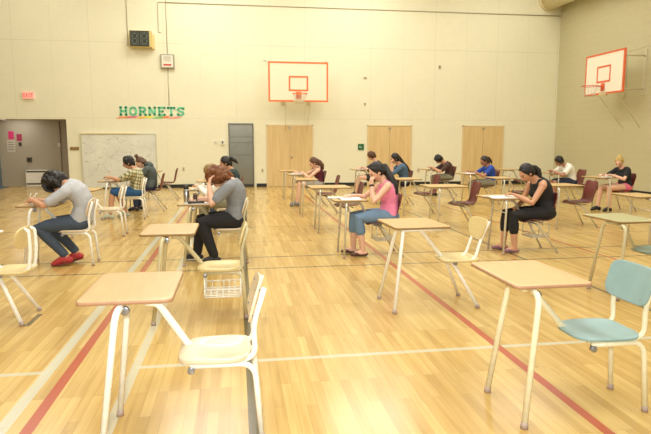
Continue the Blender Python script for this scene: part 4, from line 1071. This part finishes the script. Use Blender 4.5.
obj('carton', B(((-.025, -.02, 0), (.025, .02, .105))), mat('carton_brown', (.30, .22, .15), .5), t, smooth=False, bevel=.003); obj('top_fold', B(((-.025, -.004, .104), (.025, .004, .125))), mat('carton_tan', (.72, .55, .36), .6), t, smooth=False, bevel=.002)

def pencil(tip, d, label, m):
    d = V(d).normalized(); t = empty('pencil', tip, 0, label, 'pencil', 'pencils in hands')
    bm = bmesh.new(); tube(bm, [d*.018, d*.15], .0042, 6); obj('shaft', bm, m, t)
    bm = bmesh.new(); tube(bm, [V((0, 0, 0)), d*.018], [.0006, .0040], 6); obj('point', bm, M_ply, t)
    bm = bmesh.new(); tube(bm, [d*.15, d*.163], .0043, 8); obj('eraser', bm, mat('pink_eraser', (.85, .50, .48), .6), t)
M_py = mat('yellow_pencil', (.88, .68, .20), .4)
def in_hand(key, x, y, rz, i, label, m):
    S = PEOPLE[key]; W = S['_WR'][i]; R = Matrix.Rotation(math.radians(rz), 3, 'Z')
    p = V((x, y, 0))+R @ (V((W.x-.105, W.y+.0, ZT+.006))); pencil(p, R @ V((.35, -.1, .9)), label, m)
in_hand('boy', -2.38, 7.35, 0, 1, 'pencil in the hand of the person in grey shirt with red shoes', M_white)
in_hand('woman', 3.64, 7.30, 0, 0, 'pencil in the hand of the person in black tank top', M_py)
in_hand('plaid', -2.45, 11.7, 0, 1, 'pencil in the hand of the person in plaid', M_py)
in_hand('blue', 5.60, 13.1, 0, 0, 'pencil in the hand of the person in royal blue', M_py)
t = empty('calculator', (-2.475, 7.345, ZT), math.radians(8), 'white cased calculator tilted up by the hand of the person in grey shirt', 'calculator')
Mc = Matrix.Translation((0, 0, .008)) @ Matrix.Rotation(math.radians(-58), 4, 'Y')
bm = bmesh.new(); box(bm, (0, -.038, 0), (.15, .038, .014), Mc); obj('case', bm, M_white, t, smooth=False, bevel=.004)
bm = bmesh.new(); box(bm, (.105, -.03, .0135), (.138, .03, .016), Mc); obj('screen', bm, mat('lcd_grey', (.40, .43, .38), .3), t, smooth=False)
bm = bmesh.new()
for a in range(5):
    for b in range(4): box(bm, (.012+a*.017, -.03+b*.0155, .0135), (.024+a*.017, -.018+b*.0155, .017), Mc)
obj('keypad', bm, mat('dark_keys', (.20, .20, .21), .5), t, smooth=False)

# ------------------------------------------------------------------ light
def area(name, loc, rot, size, e, c=(1, .985, .93), sy=None):
    l = bpy.data.lights.new(name, 'AREA'); l.energy = e; l.color = c; l.size = size
    if sy: l.shape = 'RECTANGLE'; l.size_y = sy
    o = bpy.data.objects.new(name, l); col.objects.link(o); o.location = loc; o.rotation_euler = rot; return o
for x in (-6, -1., 4., 9.):
    for y in (1.5, 6.5, 11.5, 16.6):
        k = {-6: .55, -1.: 1.35, 4.: 1.2, 9.: .62}[x]
        area('ceiling_lamp', (x, y, ZC-.12), (0, 0, 0), 2.6, 135*k)
area('alcove_fill', (-7.2, 20.2, AZ+.09), (0, 0, 0), .8, 13)  # added fill light without a real fixture, brightens the alcove
# camera flash held just above the lens
area('camera_flash', (-.05, -.25, 1.75), (math.radians(84), 0, math.radians(-3)), .25, 120, (1, .99, .95))
w = bpy.data.worlds.new('World'); bpy.context.scene.world = w; w.use_nodes = True
w.node_tree.nodes['Background'].inputs[0].default_value = (1, .985, .94, 1); w.node_tree.nodes['Background'].inputs[1].default_value = .5

# ------------------------------------------------------------------ camera
f_px = 570.; pitch = math.atan(75/f_px); yaw = math.radians(8.8485)
cam = bpy.data.cameras.new('Camera'); cam.sensor_width = 36.; cam.lens = 36.*f_px/651.; cam.clip_end = 200
co = bpy.data.objects.new('Camera', cam); col.objects.link(co); co.location = (0, 0, 1.5)
co.rotation_euler = (PI/2-pitch, 0, -yaw)
sc = bpy.context.scene; sc.camera = co
sc.view_settings.view_transform = 'Standard'; sc.view_settings.exposure = 0.
